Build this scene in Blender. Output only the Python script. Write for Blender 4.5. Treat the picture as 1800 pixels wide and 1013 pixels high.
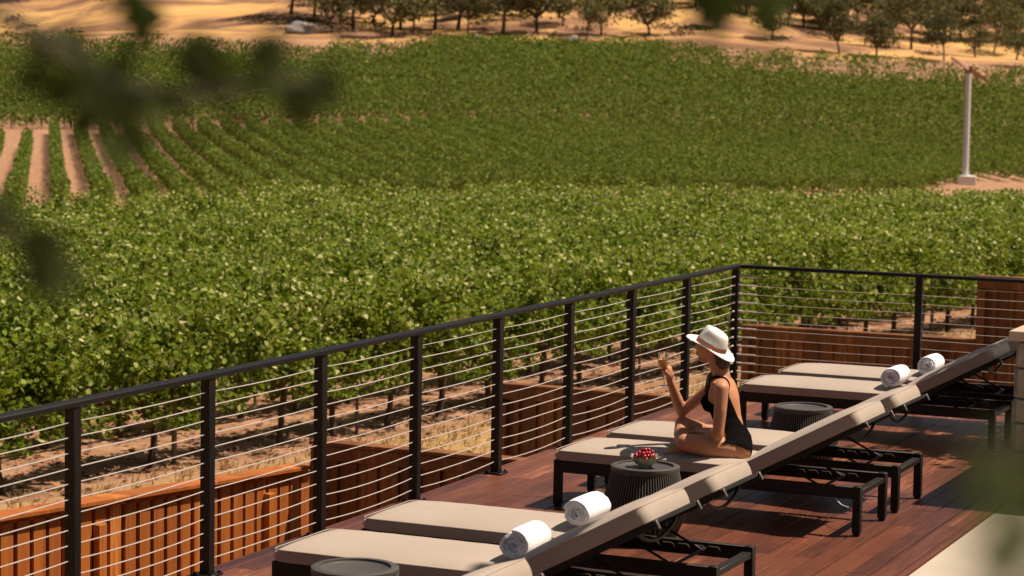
import bpy, bmesh, math, random
import numpy as np
from mathutils import Vector, Matrix
R = math.radians
rng = random.Random(7); nr = np.random.default_rng(11)
C = bpy.context.scene.collection
for o in list(bpy.data.objects): bpy.data.objects.remove(o)

# ------------------------------------------------------------------ camera
FPX, PITCH, ROLL, YAW = 4149.1, 0.0904, 0.01846, -0.41885
CAM = Vector((6.5649, -19.6685, 2.7313))
FW = Vector((math.sin(YAW)*math.cos(PITCH), math.cos(YAW)*math.cos(PITCH), -math.sin(PITCH)))
_rt = Vector((math.cos(YAW), -math.sin(YAW), 0)); _up = _rt.cross(FW)
RT = math.cos(ROLL)*_rt + math.sin(ROLL)*_up
UP = -math.sin(ROLL)*_rt + math.cos(ROLL)*_up
cd = bpy.data.cameras.new('camera'); cam = bpy.data.objects.new('camera', cd); C.objects.link(cam)
cd.sensor_width = 36; cd.lens = FPX/1800*36; cd.clip_start = .05; cd.clip_end = 3000
cam.matrix_world = Matrix(((RT.x, UP.x, -FW.x, CAM.x), (RT.y, UP.y, -FW.y, CAM.y), (RT.z, UP.z, -FW.z, CAM.z), (0, 0, 0, 1)))
cd.dof.use_dof = True; cd.dof.focus_distance = 14.3; cd.dof.aperture_fstop = 4.7
bpy.context.scene.camera = cam

# ------------------------------------------------------------------ light
SUN_AZ, SUN_EL = 56.5, 61.0     # azimuth from +Y towards +X
sc = bpy.context.scene
w = bpy.data.worlds.new('World'); sc.world = w; w.use_nodes = True
nt = w.node_tree; sky = nt.nodes.new('ShaderNodeTexSky'); sky.sky_type = 'NISHITA'; sky.sun_disc = False
sky.sun_elevation = R(SUN_EL); sky.sun_rotation = R(SUN_AZ); sky.dust_density = 2.5
_mx = nt.nodes.new('ShaderNodeMixRGB'); _mx.blend_type = 'MULTIPLY'; _mx.inputs[0].default_value = 1; _mx.inputs[2].default_value = (.80, .76, .68, 1)
nt.links.new(sky.outputs[0], _mx.inputs[1]); nt.links.new(_mx.outputs[0], nt.nodes['Background'].inputs[0]); nt.nodes['Background'].inputs[1].default_value = 0.05
sd = bpy.data.lights.new('sun', 'SUN'); sd.energy = 5.0; sd.angle = R(.53); sd.color = (1, .85, .68)
sun = bpy.data.objects.new('sun', sd); C.objects.link(sun)
SDIR = Vector((math.sin(R(SUN_AZ))*math.cos(R(SUN_EL)), math.cos(R(SUN_AZ))*math.cos(R(SUN_EL)), math.sin(R(SUN_EL))))
sun.rotation_euler = SDIR.to_track_quat('Z', 'Y').to_euler(); sun.location = (20, 15, 40)
sc.view_settings.view_transform = 'Standard'; sc.view_settings.look = 'None'; sc.view_settings.exposure = 0.42
sc.view_settings.gamma = 1.0
sc.render.engine = 'CYCLES'
try: sc.cycles.use_denoising = True
except Exception: pass

# ------------------------------------------------------------------ layout helpers
def ray(px, py): return FW*FPX + RT*(px-900) - UP*(py-506.5)
def at(px, py, y):
    d = ray(px, py); return CAM + d*((y-CAM.y)/d.y)
def atz(px, py, z):
    d = ray(px, py); return CAM + d*((z-CAM.z)/d.z)
F2 = Vector((math.sin(YAW), math.cos(YAW))); R2 = Vector((math.cos(YAW), -math.sin(YAW)))
def plan(d, s):                       # depth and sideways distance from the camera, to x, y
    return (CAM.x + F2.x*d + R2.x*s, CAM.y + F2.y*d + R2.y*s)

# ------------------------------------------------------------------ terrain heights
KD = [-100, 22, 34, 62, 85, 140, 172, 207, 233, 290, 352, 385, 440, 520, 700, 1100]
KL = [-2.0, -2.0, -2.0, -2.3, -3.8, -5.25, -4.95, -4.45, -3.95, .6, 6.7, 9.6, 17.5, 32, 60, 80]
KM = [-2.0, -2.0, -2.0, -2.15, -3.8, -5.6, -5.2, -4.1, -3.0, 1.8, 7.3, 9.8, 17.5, 32, 60, 80]
KR = [-2.0, -2.0, -2.0, -2.0, -2.2, -6.0, -6.1, -6.0, -5.2, .0, 5.6, 8.8, 17.5, 32, 60, 80]
def sm(x, a, b):
    t = np.clip((x-a)/(b-a), 0, 1); return t*t*(3-2*t)
def hgt(x, y):
    x = np.asarray(x, float); y = np.asarray(y, float)
    dx = x-CAM.x; dy = y-CAM.y
    d = dx*F2.x+dy*F2.y; s = dx*R2.x+dy*R2.y
    c = np.clip(s/np.maximum(d, 30)/.217, -1.4, 1.4)*sm(d, 50, 120)
    l, m, r = np.interp(d, KD, KL), np.interp(d, KD, KM), np.interp(d, KD, KR)
    z = np.where(c < 0, m+(l-m)*(-c), m+(r-m)*c)
    hill = sm(d, 345, 420)
    z = z + hill*(2.6*np.sin(s*.035+1.3)+1.6*np.sin(s*.081+d*.03)+.7*np.sin(s*.19+2))
    z = z + .05*np.sin(x*1.7+y*.6)*np.sin(y*1.3-x*.5)*sm(d, 10, 30)
    return z
def hg(x, y): return float(hgt(x, y))

# ------------------------------------------------------------------ naming
def thing(name, label, cat, loc=(0, 0, 0), rotz=0, group=None):
    o = bpy.data.objects.new(name, None); C.objects.link(o); o.empty_display_size = .1
    o.location = loc; o.rotation_euler = (0, 0, rotz)
    return tag(o, label, cat, group)
def tag(o, label, cat, group=None):
    o['label'] = label; o['category'] = cat
    if group: o['group'] = group
    return o
def kind(o, k='structure'): o['kind'] = k; return o

def addobj(name, me, m, parent=None):
    if m: me.materials.append(m)
    o = bpy.data.objects.new(name, me); C.objects.link(o)
    if parent: o.parent = parent
    return o

def finish(me, smooth=True, ang=38):
    if smooth:
        bm = bmesh.new(); bm.from_mesh(me)
        bmesh.ops.recalc_face_normals(bm, faces=bm.faces)
        for f in bm.faces: f.smooth = True
        a = R(ang)
        for e in bm.edges:
            if len(e.link_faces) == 2 and e.calc_face_angle(0) > a: e.smooth = False
        bm.to_mesh(me); bm.free()

class MB:
    def __init__(s): s.v = []; s.f = []
    def add(s, vs, fs):
        n = len(s.v); s.v += [tuple(v) for v in vs]; s.f += [tuple(i+n for i in f) for f in fs]; return s
    def box(s, c, size, rot=None, bev=0.0):
        hx, hy, hz = size[0]/2, size[1]/2, size[2]/2
        bev = min(bev, hx*.45, hy*.45, hz*.45)
        if bev <= 0:
            vs = [Vector((x*hx, y*hy, z*hz)) for x in (-1, 1) for y in (-1, 1) for z in (-1, 1)]
            fs = [(0, 1, 3, 2), (4, 6, 7, 5), (0, 4, 5, 1), (2, 3, 7, 6), (0, 2, 6, 4), (1, 5, 7, 3)]
        else:
            bm = bmesh.new(); bmesh.ops.create_cube(bm, size=1)
            for v in bm.verts: v.co = Vector((v.co.x*hx*2, v.co.y*hy*2, v.co.z*hz*2))
            bmesh.ops.bevel(bm, geom=bm.edges[:], offset=bev, segments=1, affect='EDGES', profile=.5)
            bm.verts.index_update(); vs = [v.co.copy() for v in bm.verts]; fs = [[v.index for v in f.verts] for f in bm.faces]; bm.free()
        c = Vector(c)
        if rot is not None: vs = [rot @ v for v in vs]
        return s.add([v+c for v in vs], fs)
    def tube(s, pts, r, n=8, cap=True):
        pts = [Vector(p) for p in pts]; k = len(pts)
        rs = r if isinstance(r, (list, tuple)) else [r]*k
        rings = []; prev = None
        for i, p in enumerate(pts):
            t = (pts[min(i+1, k-1)]-pts[max(i-1, 0)]).normalized()
            if prev is None:
                a = t.orthogonal().normalized()
            else:
                a = (prev - t*prev.dot(t)).normalized()
            prev = a; b = t.cross(a)
            rings.append([p+(a*math.cos(j*2*math.pi/n)+b*math.sin(j*2*math.pi/n))*rs[i] for j in range(n)])
        vs = [v for rg in rings for v in rg]
        fs = [(i*n+j, i*n+(j+1) % n, (i+1)*n+(j+1) % n, (i+1)*n+j) for i in range(k-1) for j in range(n)]
        if cap: fs += [tuple(range(n))[::-1], tuple((k-1)*n+j for j in range(n))]
        return s.add(vs, fs)
    def lathe(s, prof, c=(0, 0, 0), n=32, rfun=None):
        c = Vector(c); vs = []; fs = []; k = len(prof)
        for i, (r, z) in enumerate(prof):
            for j in range(n):
                a = j*2*math.pi/n; rr = r*(rfun(a, i) if rfun else 1)
                vs.append(c+Vector((rr*math.cos(a), rr*math.sin(a), z)))
        for i in range(k-1):
            for j in range(n):
                fs.append((i*n+j, i*n+(j+1) % n, (i+1)*n+(j+1) % n, (i+1)*n+j))
        s.add(vs, fs); return s
    def mesh(s, name, smooth=True, ang=38):
        me = bpy.data.meshes.new(name); me.from_pydata(s.v, [], s.f); me.update(); finish(me, smooth, ang); return me
    def build(s, name, m, parent=None, smooth=True, ang=38):
        return addobj(name, s.mesh(name, smooth, ang), m, parent)

def big_mesh(name, V, F, var=None):
    """numpy arrays: V (n,3), F (m,k); var per-face float"""
    me = bpy.data.meshes.new(name); k = F.shape[1]
    me.vertices.add(len(V)); me.vertices.foreach_set('co', np.ascontiguousarray(V, np.float32).ravel())
    me.loops.add(F.size); me.loops.foreach_set('vertex_index', np.ascontiguousarray(F, np.int32).ravel())
    me.polygons.add(len(F)); me.polygons.foreach_set('loop_start', np.arange(0, F.size, k, dtype=np.int32))
    try: me.polygons.foreach_set('loop_total', np.full(len(F), k, dtype=np.int32))
    except Exception: pass
    if var is not None:
        a = me.attributes.new('var', 'FLOAT', 'FACE'); a.data.foreach_set('value', np.ascontiguousarray(var, np.float32))
    me.update(calc_edges=True); me.validate()
    return me

# ------------------------------------------------------------------ materials
def mat(name):
    m = bpy.data.materials.new(name); m.use_nodes = True
    return m, m.node_tree, m.node_tree.nodes['Principled BSDF']
def nd(t, typ, **kw):
    n = t.nodes.new(typ)
    for k, v in kw.items():
        if k.startswith('i_'): n.inputs[k[2:].replace('_', ' ')].default_value = v
        else: setattr(n, k, v)
    return n
def ramp(t, stops):
    n = t.nodes.new('ShaderNodeValToRGB'); cr = n.color_ramp
    while len(cr.elements) < len(stops): cr.elements.new(.5)
    for e, (p, c) in zip(cr.elements, stops): e.position = p; e.color = (*c, 1)
    return n
def simple(name, c1, c2=None, rough=.5, scale=8, metallic=0, bump=0, bscale=60, spec=.5, stretch=None, detail=4):
    m, t, p = mat(name); L = t.links
    tc = nd(t, 'ShaderNodeTexCoord'); mp = nd(t, 'ShaderNodeMapping')
    L.new(tc.outputs['Object'], mp.inputs[0])
    if stretch: mp.inputs['Scale'].default_value = stretch
    n = nd(t, 'ShaderNodeTexNoise', i_Scale=scale, i_Detail=detail); L.new(mp.outputs[0], n.inputs['Vector'])
    c2 = c2 or tuple(x*.8 for x in c1)
    r = ramp(t, [(.3, c2), (.7, c1)]); L.new(n.outputs['Fac'], r.inputs[0]); L.new(r.outputs[0], p.inputs['Base Color'])
    p.inputs['Roughness'].default_value = rough; p.inputs['Metallic'].default_value = metallic
    p.inputs['Specular IOR Level'].default_value = spec
    if bump:
        b = nd(t, 'ShaderNodeTexNoise', i_Scale=bscale, i_Detail=3); L.new(tc.outputs['Object'], b.inputs['Vector'])
        bu = nd(t, 'ShaderNodeBump', i_Strength=bump, i_Distance=.01); L.new(b.outputs['Fac'], bu.inputs['Height']); L.new(bu.outputs[0], p.inputs['Normal'])
    return m
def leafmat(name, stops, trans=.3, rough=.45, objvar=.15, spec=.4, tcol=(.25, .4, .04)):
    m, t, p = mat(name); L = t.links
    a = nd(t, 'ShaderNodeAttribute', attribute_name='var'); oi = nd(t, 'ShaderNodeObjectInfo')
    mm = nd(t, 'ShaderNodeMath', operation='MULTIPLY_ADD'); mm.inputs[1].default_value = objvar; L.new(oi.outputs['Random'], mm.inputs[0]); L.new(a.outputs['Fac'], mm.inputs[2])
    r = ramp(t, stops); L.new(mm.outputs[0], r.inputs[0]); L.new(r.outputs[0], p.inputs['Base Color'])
    p.inputs['Roughness'].default_value = rough; p.inputs['Specular IOR Level'].default_value = spec
    tr = nd(t, 'ShaderNodeBsdfTranslucent'); mx = nd(t, 'ShaderNodeMixRGB', blend_type='MULTIPLY'); mx.inputs[0].default_value = .0
    L.new(r.outputs[0], mx.inputs[1]); 
    mx2 = nd(t, 'ShaderNodeMixRGB', blend_type='MIX'); mx2.inputs[0].default_value = .45; mx2.inputs[2].default_value = (*tcol, 1)
    L.new(mx.outputs[0], mx2.inputs[1]); L.new(mx2.outputs[0], tr.inputs[0])
    ms = nd(t, 'ShaderNodeMixShader'); ms.inputs[0].default_value = trans
    L.new(p.outputs[0], ms.inputs[1]); L.new(tr.outputs[0], ms.inputs[2])
    L.new(ms.outputs[0], t.nodes['Material Output'].inputs[0])
    return m

M = {}
M['metal'] = simple('dark_powder_coat', (.011, .0095, .0095), (.008, .007, .007), rough=.42, spec=.25, scale=30, bump=.05, bscale=400)
M['frame'] = simple('charcoal_aluminium', (.020, .016, .014), (.014, .012, .010), rough=.5, spec=.25, scale=25, bump=.08, bscale=300)
M['steel'] = simple('stainless_cable', (.78, .72, .68), (.66, .6, .57), rough=.4, scale=60, metallic=.35)
M['plastic'] = simple('table_top_grey', (.075, .068, .062), (.062, .056, .052), rough=.5, scale=12, bump=.05, bscale=200)
M['cord'] = simple('woven_cord', (.14, .12, .10), (.09, .075, .065), rough=.8, scale=90)
M['towel'] = simple('white_terry', (.90, .91, .97), (.84, .85, .92), rough=.95, scale=20, bump=.45, bscale=240, spec=.1)
M['stone'] = simple('cut_stone', (.42, .36, .28), (.24, .2, .15), rough=.9, scale=7, bump=.8, bscale=22, detail=8)
M['cap'] = simple('stone_cap', (.58, .44, .32), (.48, .36, .26), rough=.8, scale=6, bump=.2, bscale=60)
M['mortar'] = simple('mortar', (.2, .17, .13), (.14, .12, .1), rough=.95, scale=20)
M['patio'] = simple('patio_concrete', (.52, .45, .36), (.43, .37, .30), rough=.85, scale=1.6, bump=.15, bscale=90, detail=8)
M['trunk'] = simple('vine_bark', (.085, .055, .038), (.045, .03, .022), rough=.95, scale=30, bump=.8, bscale=60, stretch=(1, 1, .2))
M['bark'] = simple('oak_bark', (.11, .09, .07), (.06, .05, .04), rough=.95, scale=4, stretch=(1, 1, .3))
M['stake'] = simple('vineyard_stake', (.22, .17, .12), (.13, .1, .08), rough=.8, scale=20)
M['whitepaint'] = simple('pole_grey', (.74, .74, .77), (.66, .66, .69), rough=.45, scale=2)
M['concrete'] = simple('machine_base_white', (.8, .77, .73), (.66, .62, .58), rough=.8, scale=3)
M['rust'] = simple('fan_blade_red', (.46, .22, .15), (.36, .17, .12), rough=.6, scale=3)
M['rock'] = simple('boulder', (.36, .32, .3), (.2, .18, .17), rough=.95, scale=1.2, bump=.6, bscale=5)
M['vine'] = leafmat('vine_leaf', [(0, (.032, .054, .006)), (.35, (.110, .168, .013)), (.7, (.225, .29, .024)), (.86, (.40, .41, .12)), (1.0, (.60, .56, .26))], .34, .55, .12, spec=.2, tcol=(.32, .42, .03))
M['vinefar'] = leafmat('vine_leaf_far', [(0, (.038, .064, .010)), (.4, (.095, .148, .018)), (.8, (.165, .218, .030)), (1, (.25, .28, .07))], .28, .7, .1, spec=.15, tcol=(.28, .36, .04))
M['oak'] = leafmat('oak_leaf', [(0, (.05, .05, .026)), (.45, (.10, .095, .048)), (.8, (.14, .135, .06)), (1, (.19, .19, .07))], .15, .8, .5, spec=.1, tcol=(.2, .24, .05))
M['branchshaded'] = leafmat('near_oak_leaf_shaded', [(0, (.014, .020, .005)), (.6, (.028, .036, .010)), (1, (.05, .06, .015))], .08, .8, .1, spec=.05)  # very dark base: tree shade on these leaves put into the colour
M['branchlit'] = leafmat('near_leaf_lit', [(0, (.055, .065, .035)), (1, (.09, .10, .055))], .3, .8, .1, spec=.05)  # paler copy for the partly sunlit sprig, light put into the colour

def mk_cushion():
    m, t, p = mat('taupe_fabric'); L = t.links
    tc = nd(t, 'ShaderNodeTexCoord')
    n = nd(t, 'ShaderNodeTexNoise', i_Scale=3.0, i_Detail=5); L.new(tc.outputs['Object'], n.inputs['Vector'])
    r = ramp(t, [(.3, (.375, .308, .258)), (.7, (.415, .342, .288))]); L.new(n.outputs['Fac'], r.inputs[0]); L.new(r.outputs[0], p.inputs['Base Color'])
    p.inputs['Roughness'].default_value = .9; p.inputs['Specular IOR Level'].default_value = .15
    try: p.inputs['Sheen Weight'].default_value = .15
    except Exception: pass
    mp = nd(t, 'ShaderNodeMapping'); mp.inputs['Scale'].default_value = (14, 2.0, 8); L.new(tc.outputs['Object'], mp.inputs[0])
    n2 = nd(t, 'ShaderNodeTexNoise', i_Scale=1.6, i_Detail=3); L.new(mp.outputs[0], n2.inputs['Vector'])
    n3 = nd(t, 'ShaderNodeTexNoise', i_Scale=500, i_Detail=1); L.new(tc.outputs['Object'], n3.inputs['Vector'])
    ad = nd(t, 'ShaderNodeMath', operation='MULTIPLY_ADD'); ad.inputs[1].default_value = .1; L.new(n3.outputs['Fac'], ad.inputs[0]); L.new(n2.outputs['Fac'], ad.inputs[2])
    b = nd(t, 'ShaderNodeBump', i_Strength=.16, i_Distance=.010); L.new(ad.outputs[0], b.inputs['Height']); L.new(b.outputs[0], p.inputs['Normal'])
    return m
M['cushion'] = mk_cushion()

def wood(name, c1, c2, c3, board_axis, bw, rough=.5, grain=(1, 1, 1), joint=0.0, spec=.4, gap=0.0):
    """boards of width bw counted along board_axis (0 x, 1 y), grain along the other"""
    m, t, p = mat(name); L = t.links
    tc = nd(t, 'ShaderNodeTexCoord'); sp = nd(t, 'ShaderNodeSeparateXYZ'); L.new(tc.outputs['Object'], sp.inputs[0])
    dv = nd(t, 'ShaderNodeMath', operation='DIVIDE'); dv.inputs[1].default_value = bw; L.new(sp.outputs[board_axis], dv.inputs[0])
    fl = nd(t, 'ShaderNodeMath', operation='FLOOR'); L.new(dv.outputs[0], fl.inputs[0])
    seed = fl.outputs[0]
    if joint:
        wn0 = nd(t, 'ShaderNodeTexWhiteNoise', noise_dimensions='1D'); L.new(fl.outputs[0], wn0.inputs['W'])
        ma = nd(t, 'ShaderNodeMath', operation='DIVIDE'); ma.inputs[1].default_value = joint; L.new(sp.outputs[1-board_axis], ma.inputs[0])
        ad = nd(t, 'ShaderNodeMath', operation='ADD'); L.new(ma.outputs[0], ad.inputs[0]); L.new(wn0.outputs['Value'], ad.inputs[1])
        f2 = nd(t, 'ShaderNodeMath', operation='FLOOR'); L.new(ad.outputs[0], f2.inputs[0])
        m2 = nd(t, 'ShaderNodeMath', operation='MULTIPLY_ADD'); m2.inputs[1].default_value = 17.13; L.new(f2.outputs[0], m2.inputs[0]); L.new(fl.outputs[0], m2.inputs[2])
        seed = m2.outputs[0]
    wn = nd(t, 'ShaderNodeTexWhiteNoise', noise_dimensions='1D'); L.new(seed, wn.inputs['W'])
    mp = nd(t, 'ShaderNodeMapping'); mp.inputs['Scale'].default_value = grain; L.new(tc.outputs['Object'], mp.inputs[0])
    cb = nd(t, 'ShaderNodeCombineXYZ'); 
    for i in range(3):
        mu = nd(t, 'ShaderNodeMath', operation='MULTIPLY'); mu.inputs[1].default_value = 7.7+i*3.1; L.new(wn.outputs['Value'], mu.inputs[0]); L.new(mu.outputs[0], cb.inputs[i])
    va = nd(t, 'ShaderNodeVectorMath', operation='ADD'); L.new(mp.outputs[0], va.inputs[0]); L.new(cb.outputs[0], va.inputs[1])
    n = nd(t, 'ShaderNodeTexNoise', i_Scale=1, i_Detail=8, i_Roughness=.65, i_Distortion=.6); L.new(va.outputs[0], n.inputs['Vector'])
    n2 = nd(t, 'ShaderNodeTexNoise', i_Scale=.9, i_Detail=4); L.new(tc.outputs['Object'], n2.inputs['Vector'])
    a = nd(t, 'ShaderNodeMath', operation='MULTIPLY_ADD'); a.inputs[1].default_value = .42; L.new(wn.outputs['Value'], a.inputs[0]); L.new(n.outputs['Fac'], a.inputs[2])
    a2 = nd(t, 'ShaderNodeMath', operation='MULTIPLY_ADD'); a2.inputs[1].default_value = .5; L.new(n2.outputs['Fac'], a2.inputs[0]); L.new(a.outputs[0], a2.inputs[2])
    r = ramp(t, [(.52, c1), (.95, c2), (1.35 if False else 1.0, c3)]); 
    sc_ = nd(t, 'ShaderNodeMath', operation='MULTIPLY'); sc_.inputs[1].default_value = .82; L.new(a2.outputs[0], sc_.inputs[0]); L.new(sc_.outputs[0], r.inputs[0])
    L.new(r.outputs[0], p.inputs['Base Color'])
    p.inputs['Roughness'].default_value = rough; p.inputs['Specular IOR Level'].default_value = spec
    b = nd(t, 'ShaderNodeBump', i_Strength=.25, i_Distance=.004); L.new(n.outputs['Fac'], b.inputs['Height']); L.new(b.outputs[0], p.inputs['Normal'])
    return m
M['deck'] = wood('redwood_deck', (.055, .017, .012), (.18, .056, .028), (.30, .115, .055), 0, .138, rough=.42, grain=(40, 2.2, 10), joint=2.4, spec=.5)
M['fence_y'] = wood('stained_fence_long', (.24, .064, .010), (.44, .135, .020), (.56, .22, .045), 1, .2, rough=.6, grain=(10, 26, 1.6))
M['fence_x_shaded'] = wood('stained_fence_short_shaded', (.12, .042, .013), (.23, .086, .026), (.32, .13, .04), 0, .2, rough=.6, grain=(26, 10, 1.6))  # same stain as the sunlit fence, darkened: shade put into the colour

def mk_ground():
    m, t, p = mat('vineyard_ground'); L = t.links
    tc = nd(t, 'ShaderNodeTexCoord'); at_ = nd(t, 'ShaderNodeAttribute', attribute_name='dry')
    n = nd(t, 'ShaderNodeTexNoise', i_Scale=2.2, i_Detail=9, i_Roughness=.7); L.new(tc.outputs['Object'], n.inputs['Vector'])
    soil = ramp(t, [(.3, (.20, .105, .06)), (.5, (.36, .20, .12)), (.72, (.50, .31, .19))]); L.new(n.outputs['Fac'], soil.inputs[0])
    n2 = nd(t, 'ShaderNodeTexNoise', i_Scale=.06, i_Detail=10, i_Roughness=.62, i_Distortion=.8); L.new(tc.outputs['Object'], n2.inputs['Vector'])
    dry = ramp(t, [(.38, (.19, .10, .06)), (.47, (.34, .19, .10)), (.55, (.52, .30, .115)), (.70, (.66, .42, .16))]); L.new(n2.outputs['Fac'], dry.inputs[0])
    n3 = nd(t, 'ShaderNodeTexNoise', i_Scale=6, i_Detail=6, i_Roughness=.8); L.new(tc.outputs['Object'], n3.inputs['Vector'])
    verge = ramp(t, [(.34, (.20, .12, .05)), (.55, (.46, .29, .13)), (.75, (.60, .42, .2))]); L.new(n3.outputs['Fac'], verge.inputs[0])
    mx = nd(t, 'ShaderNodeMixRGB'); L.new(at_.outputs['Fac'], mx.inputs[0]); L.new(soil.outputs[0], mx.inputs[1]); L.new(dry.outputs[0], mx.inputs[2])
    a2 = nd(t, 'ShaderNodeAttribute', attribute_name='verge')
    mx2 = nd(t, 'ShaderNodeMixRGB'); L.new(a2.outputs['Fac'], mx2.inputs[0]); L.new(mx.outputs[0], mx2.inputs[1]); L.new(verge.outputs[0], mx2.inputs[2])
    L.new(mx2.outputs[0], p.inputs['Base Color']); p.inputs['Roughness'].default_value = .95; p.inputs['Specular IOR Level'].default_value = .1
    b = nd(t, 'ShaderNodeBump', i_Strength=.8, i_Distance=.06); L.new(n3.outputs['Fac'], b.inputs['Height']); L.new(b.outputs[0], p.inputs['Normal'])
    return m
M['ground'] = mk_ground()
M['skin'] = simple('skin', (.57, .28, .16), (.47, .205, .105), rough=.5, scale=5, bump=.03, bscale=300, spec=.35)
M['skin'].node_tree.nodes['Principled BSDF'].inputs['Subsurface Weight'].default_value = .08
M['skin'].node_tree.nodes['Principled BSDF'].inputs['Subsurface Radius'].default_value = (.03, .012, .006)
M['suit'] = simple('black_swimsuit_fabric', (.006, .0055, .006), (.004, .004, .004), rough=.85, spec=.03, scale=10, bump=.15, bscale=60)
M['hair'] = simple('brown_hair', (.075, .034, .017), (.03, .014, .008), rough=.4, scale=6, stretch=(30, 30, 2), bump=.5, bscale=120)
M['hat'] = simple('white_felt', (.80, .77, .72), (.75, .72, .67), rough=.85, scale=8, bump=.1, bscale=200)
M['band'] = simple('tan_leather_band', (.26, .085, .042), (.21, .065, .03), rough=.5, scale=20)
M['lips'] = simple('lips', (.42, .12, .09), (.38, .10, .08), rough=.4)
M['eye'] = simple('eye_dark', (.03, .02, .015), rough=.2)
M['bowl'] = simple('green_ceramic', (.36, .40, .27), (.24, .28, .18), rough=.45, scale=30, bump=.4, bscale=90)
M['grape'] = simple('red_grape', (.36, .018, .03), (.20, .008, .02), rough=.22, scale=40)
M['grape'].node_tree.nodes['Principled BSDF'].inputs['Subsurface Weight'].default_value = .15
def glassmat(name, col, rough=0.0):
    m, t, p = mat(name); p.inputs['Base Color'].default_value = (*col, 1); p.inputs['Roughness'].default_value = rough
    p.inputs['Transmission Weight'].default_value = 1; p.inputs['IOR'].default_value = 1.45; return m
M['glass'] = glassmat('clear_glass', (.98, .98, .98)); M['wine'] = glassmat('amber_wine', (1, .52, .16)); M['wine'].node_tree.nodes['Principled BSDF'].inputs['Transmission Weight'].default_value = .35; M['wine'].node_tree.nodes['Principled BSDF'].inputs['IOR'].default_value = 1.33

# ------------------------------------------------------------------ terrain
def terrain():
    ds = np.concatenate([np.linspace(-60, 10, 12), np.linspace(12, 70, 100), np.linspace(72, 240, 90), np.linspace(243, 520, 100), np.linspace(540, 1500, 20)])
    ss = np.concatenate([np.linspace(-900, -160, 14), np.linspace(-150, -42, 40), np.linspace(-40, 40, 130), np.linspace(42, 150, 40), np.linspace(160, 900, 14)])
    D, S = np.meshgrid(ds, ss, indexing='ij')
    X = CAM.x+F2.x*D+R2.x*S; Y = CAM.y+F2.y*D+R2.y*S; Z = hgt(X, Y)
    V = np.stack([X, Y, Z], -1).reshape(-1, 3); n, m = D.shape
    i, j = np.meshgrid(np.arange(n-1), np.arange(m-1), indexing='ij'); a = (i*m+j).ravel()
    F = np.stack([a, a+m, a+m+1, a+1], -1)
    me = big_mesh('ground', V, F)
    edge = 352+4*np.sin(S*.09)+10*sm(S/np.maximum(D, 30), .05, .2)*0
    dry = (sm(D-edge, -3, 5)).ravel()
    xr = -8.6+.205*(Y-4)
    verge = (sm(X-xr, .5, 1.4)*(D < 70)).ravel()
    for nm, arr in (('dry', dry), ('verge', verge)):
        at_ = me.attributes.new(nm, 'FLOAT', 'POINT'); at_.data.foreach_set('value', arr.astype(np.float32))
    for p_ in me.polygons: p_.use_smooth = True
    return kind(addobj('ground', me, M['ground']))
terrain()

# ------------------------------------------------------------------ deck and patio
def deck():
    mb = MB(); bw = .138; x = -.13; y0, y1 = -19, .13
    r = random.Random(3)
    # edge board then boards along y
    widths = [(-.13, .10)]; xx = -.03+.006
    while xx < 3.32: widths.append((xx, min(bw-.006, 3.33-xx))); xx += bw
    for i, (xa, wd) in enumerate(widths):
        if wd < .03: continue
        y = y0 + r.uniform(-2, 0)
        while y < y1:
            ln = r.choice([1.83, 2.4, 3.0, 3.6]); ye = min(y+ln, y1)
            mb.box((xa+wd/2, (y+ye)/2+.0015, -.0145+r.uniform(-.0012, .0012)), (wd, ye-y-.004, .027), bev=.003)
            y = ye
            if ye >= y1: break
    o = kind(mb.build('deck', M['deck'], None, True, 20))
    s = MB(); s.box((1.6, -9.45, -.14), (3.42, 19.12, .2)); s.box((-.11, -9.43, -.16), (.03, 19.13, .24)); s.box((1.6, .11, -.16), (3.4, .03, .24))
    for k in range(12):
        for x in (-.02, 1.6, 3.2): s.box((x, -18.5+k*1.66, -1.2), (.14, .14, 1.9))
    s.build('deck_frame', simple('deck_frame_wood', (.10, .04, .02), (.06, .025, .012), rough=.7, scale=8), o)
    p = MB(); p.box((10.33, -9.0, -.108), (14.0-.012, 34, .2), bev=.01); p.box((10.33, -9.0, -1.4), (13.8, 33.8, 2.35))
    kind(p.build('patio', M['patio']))
deck()

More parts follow.
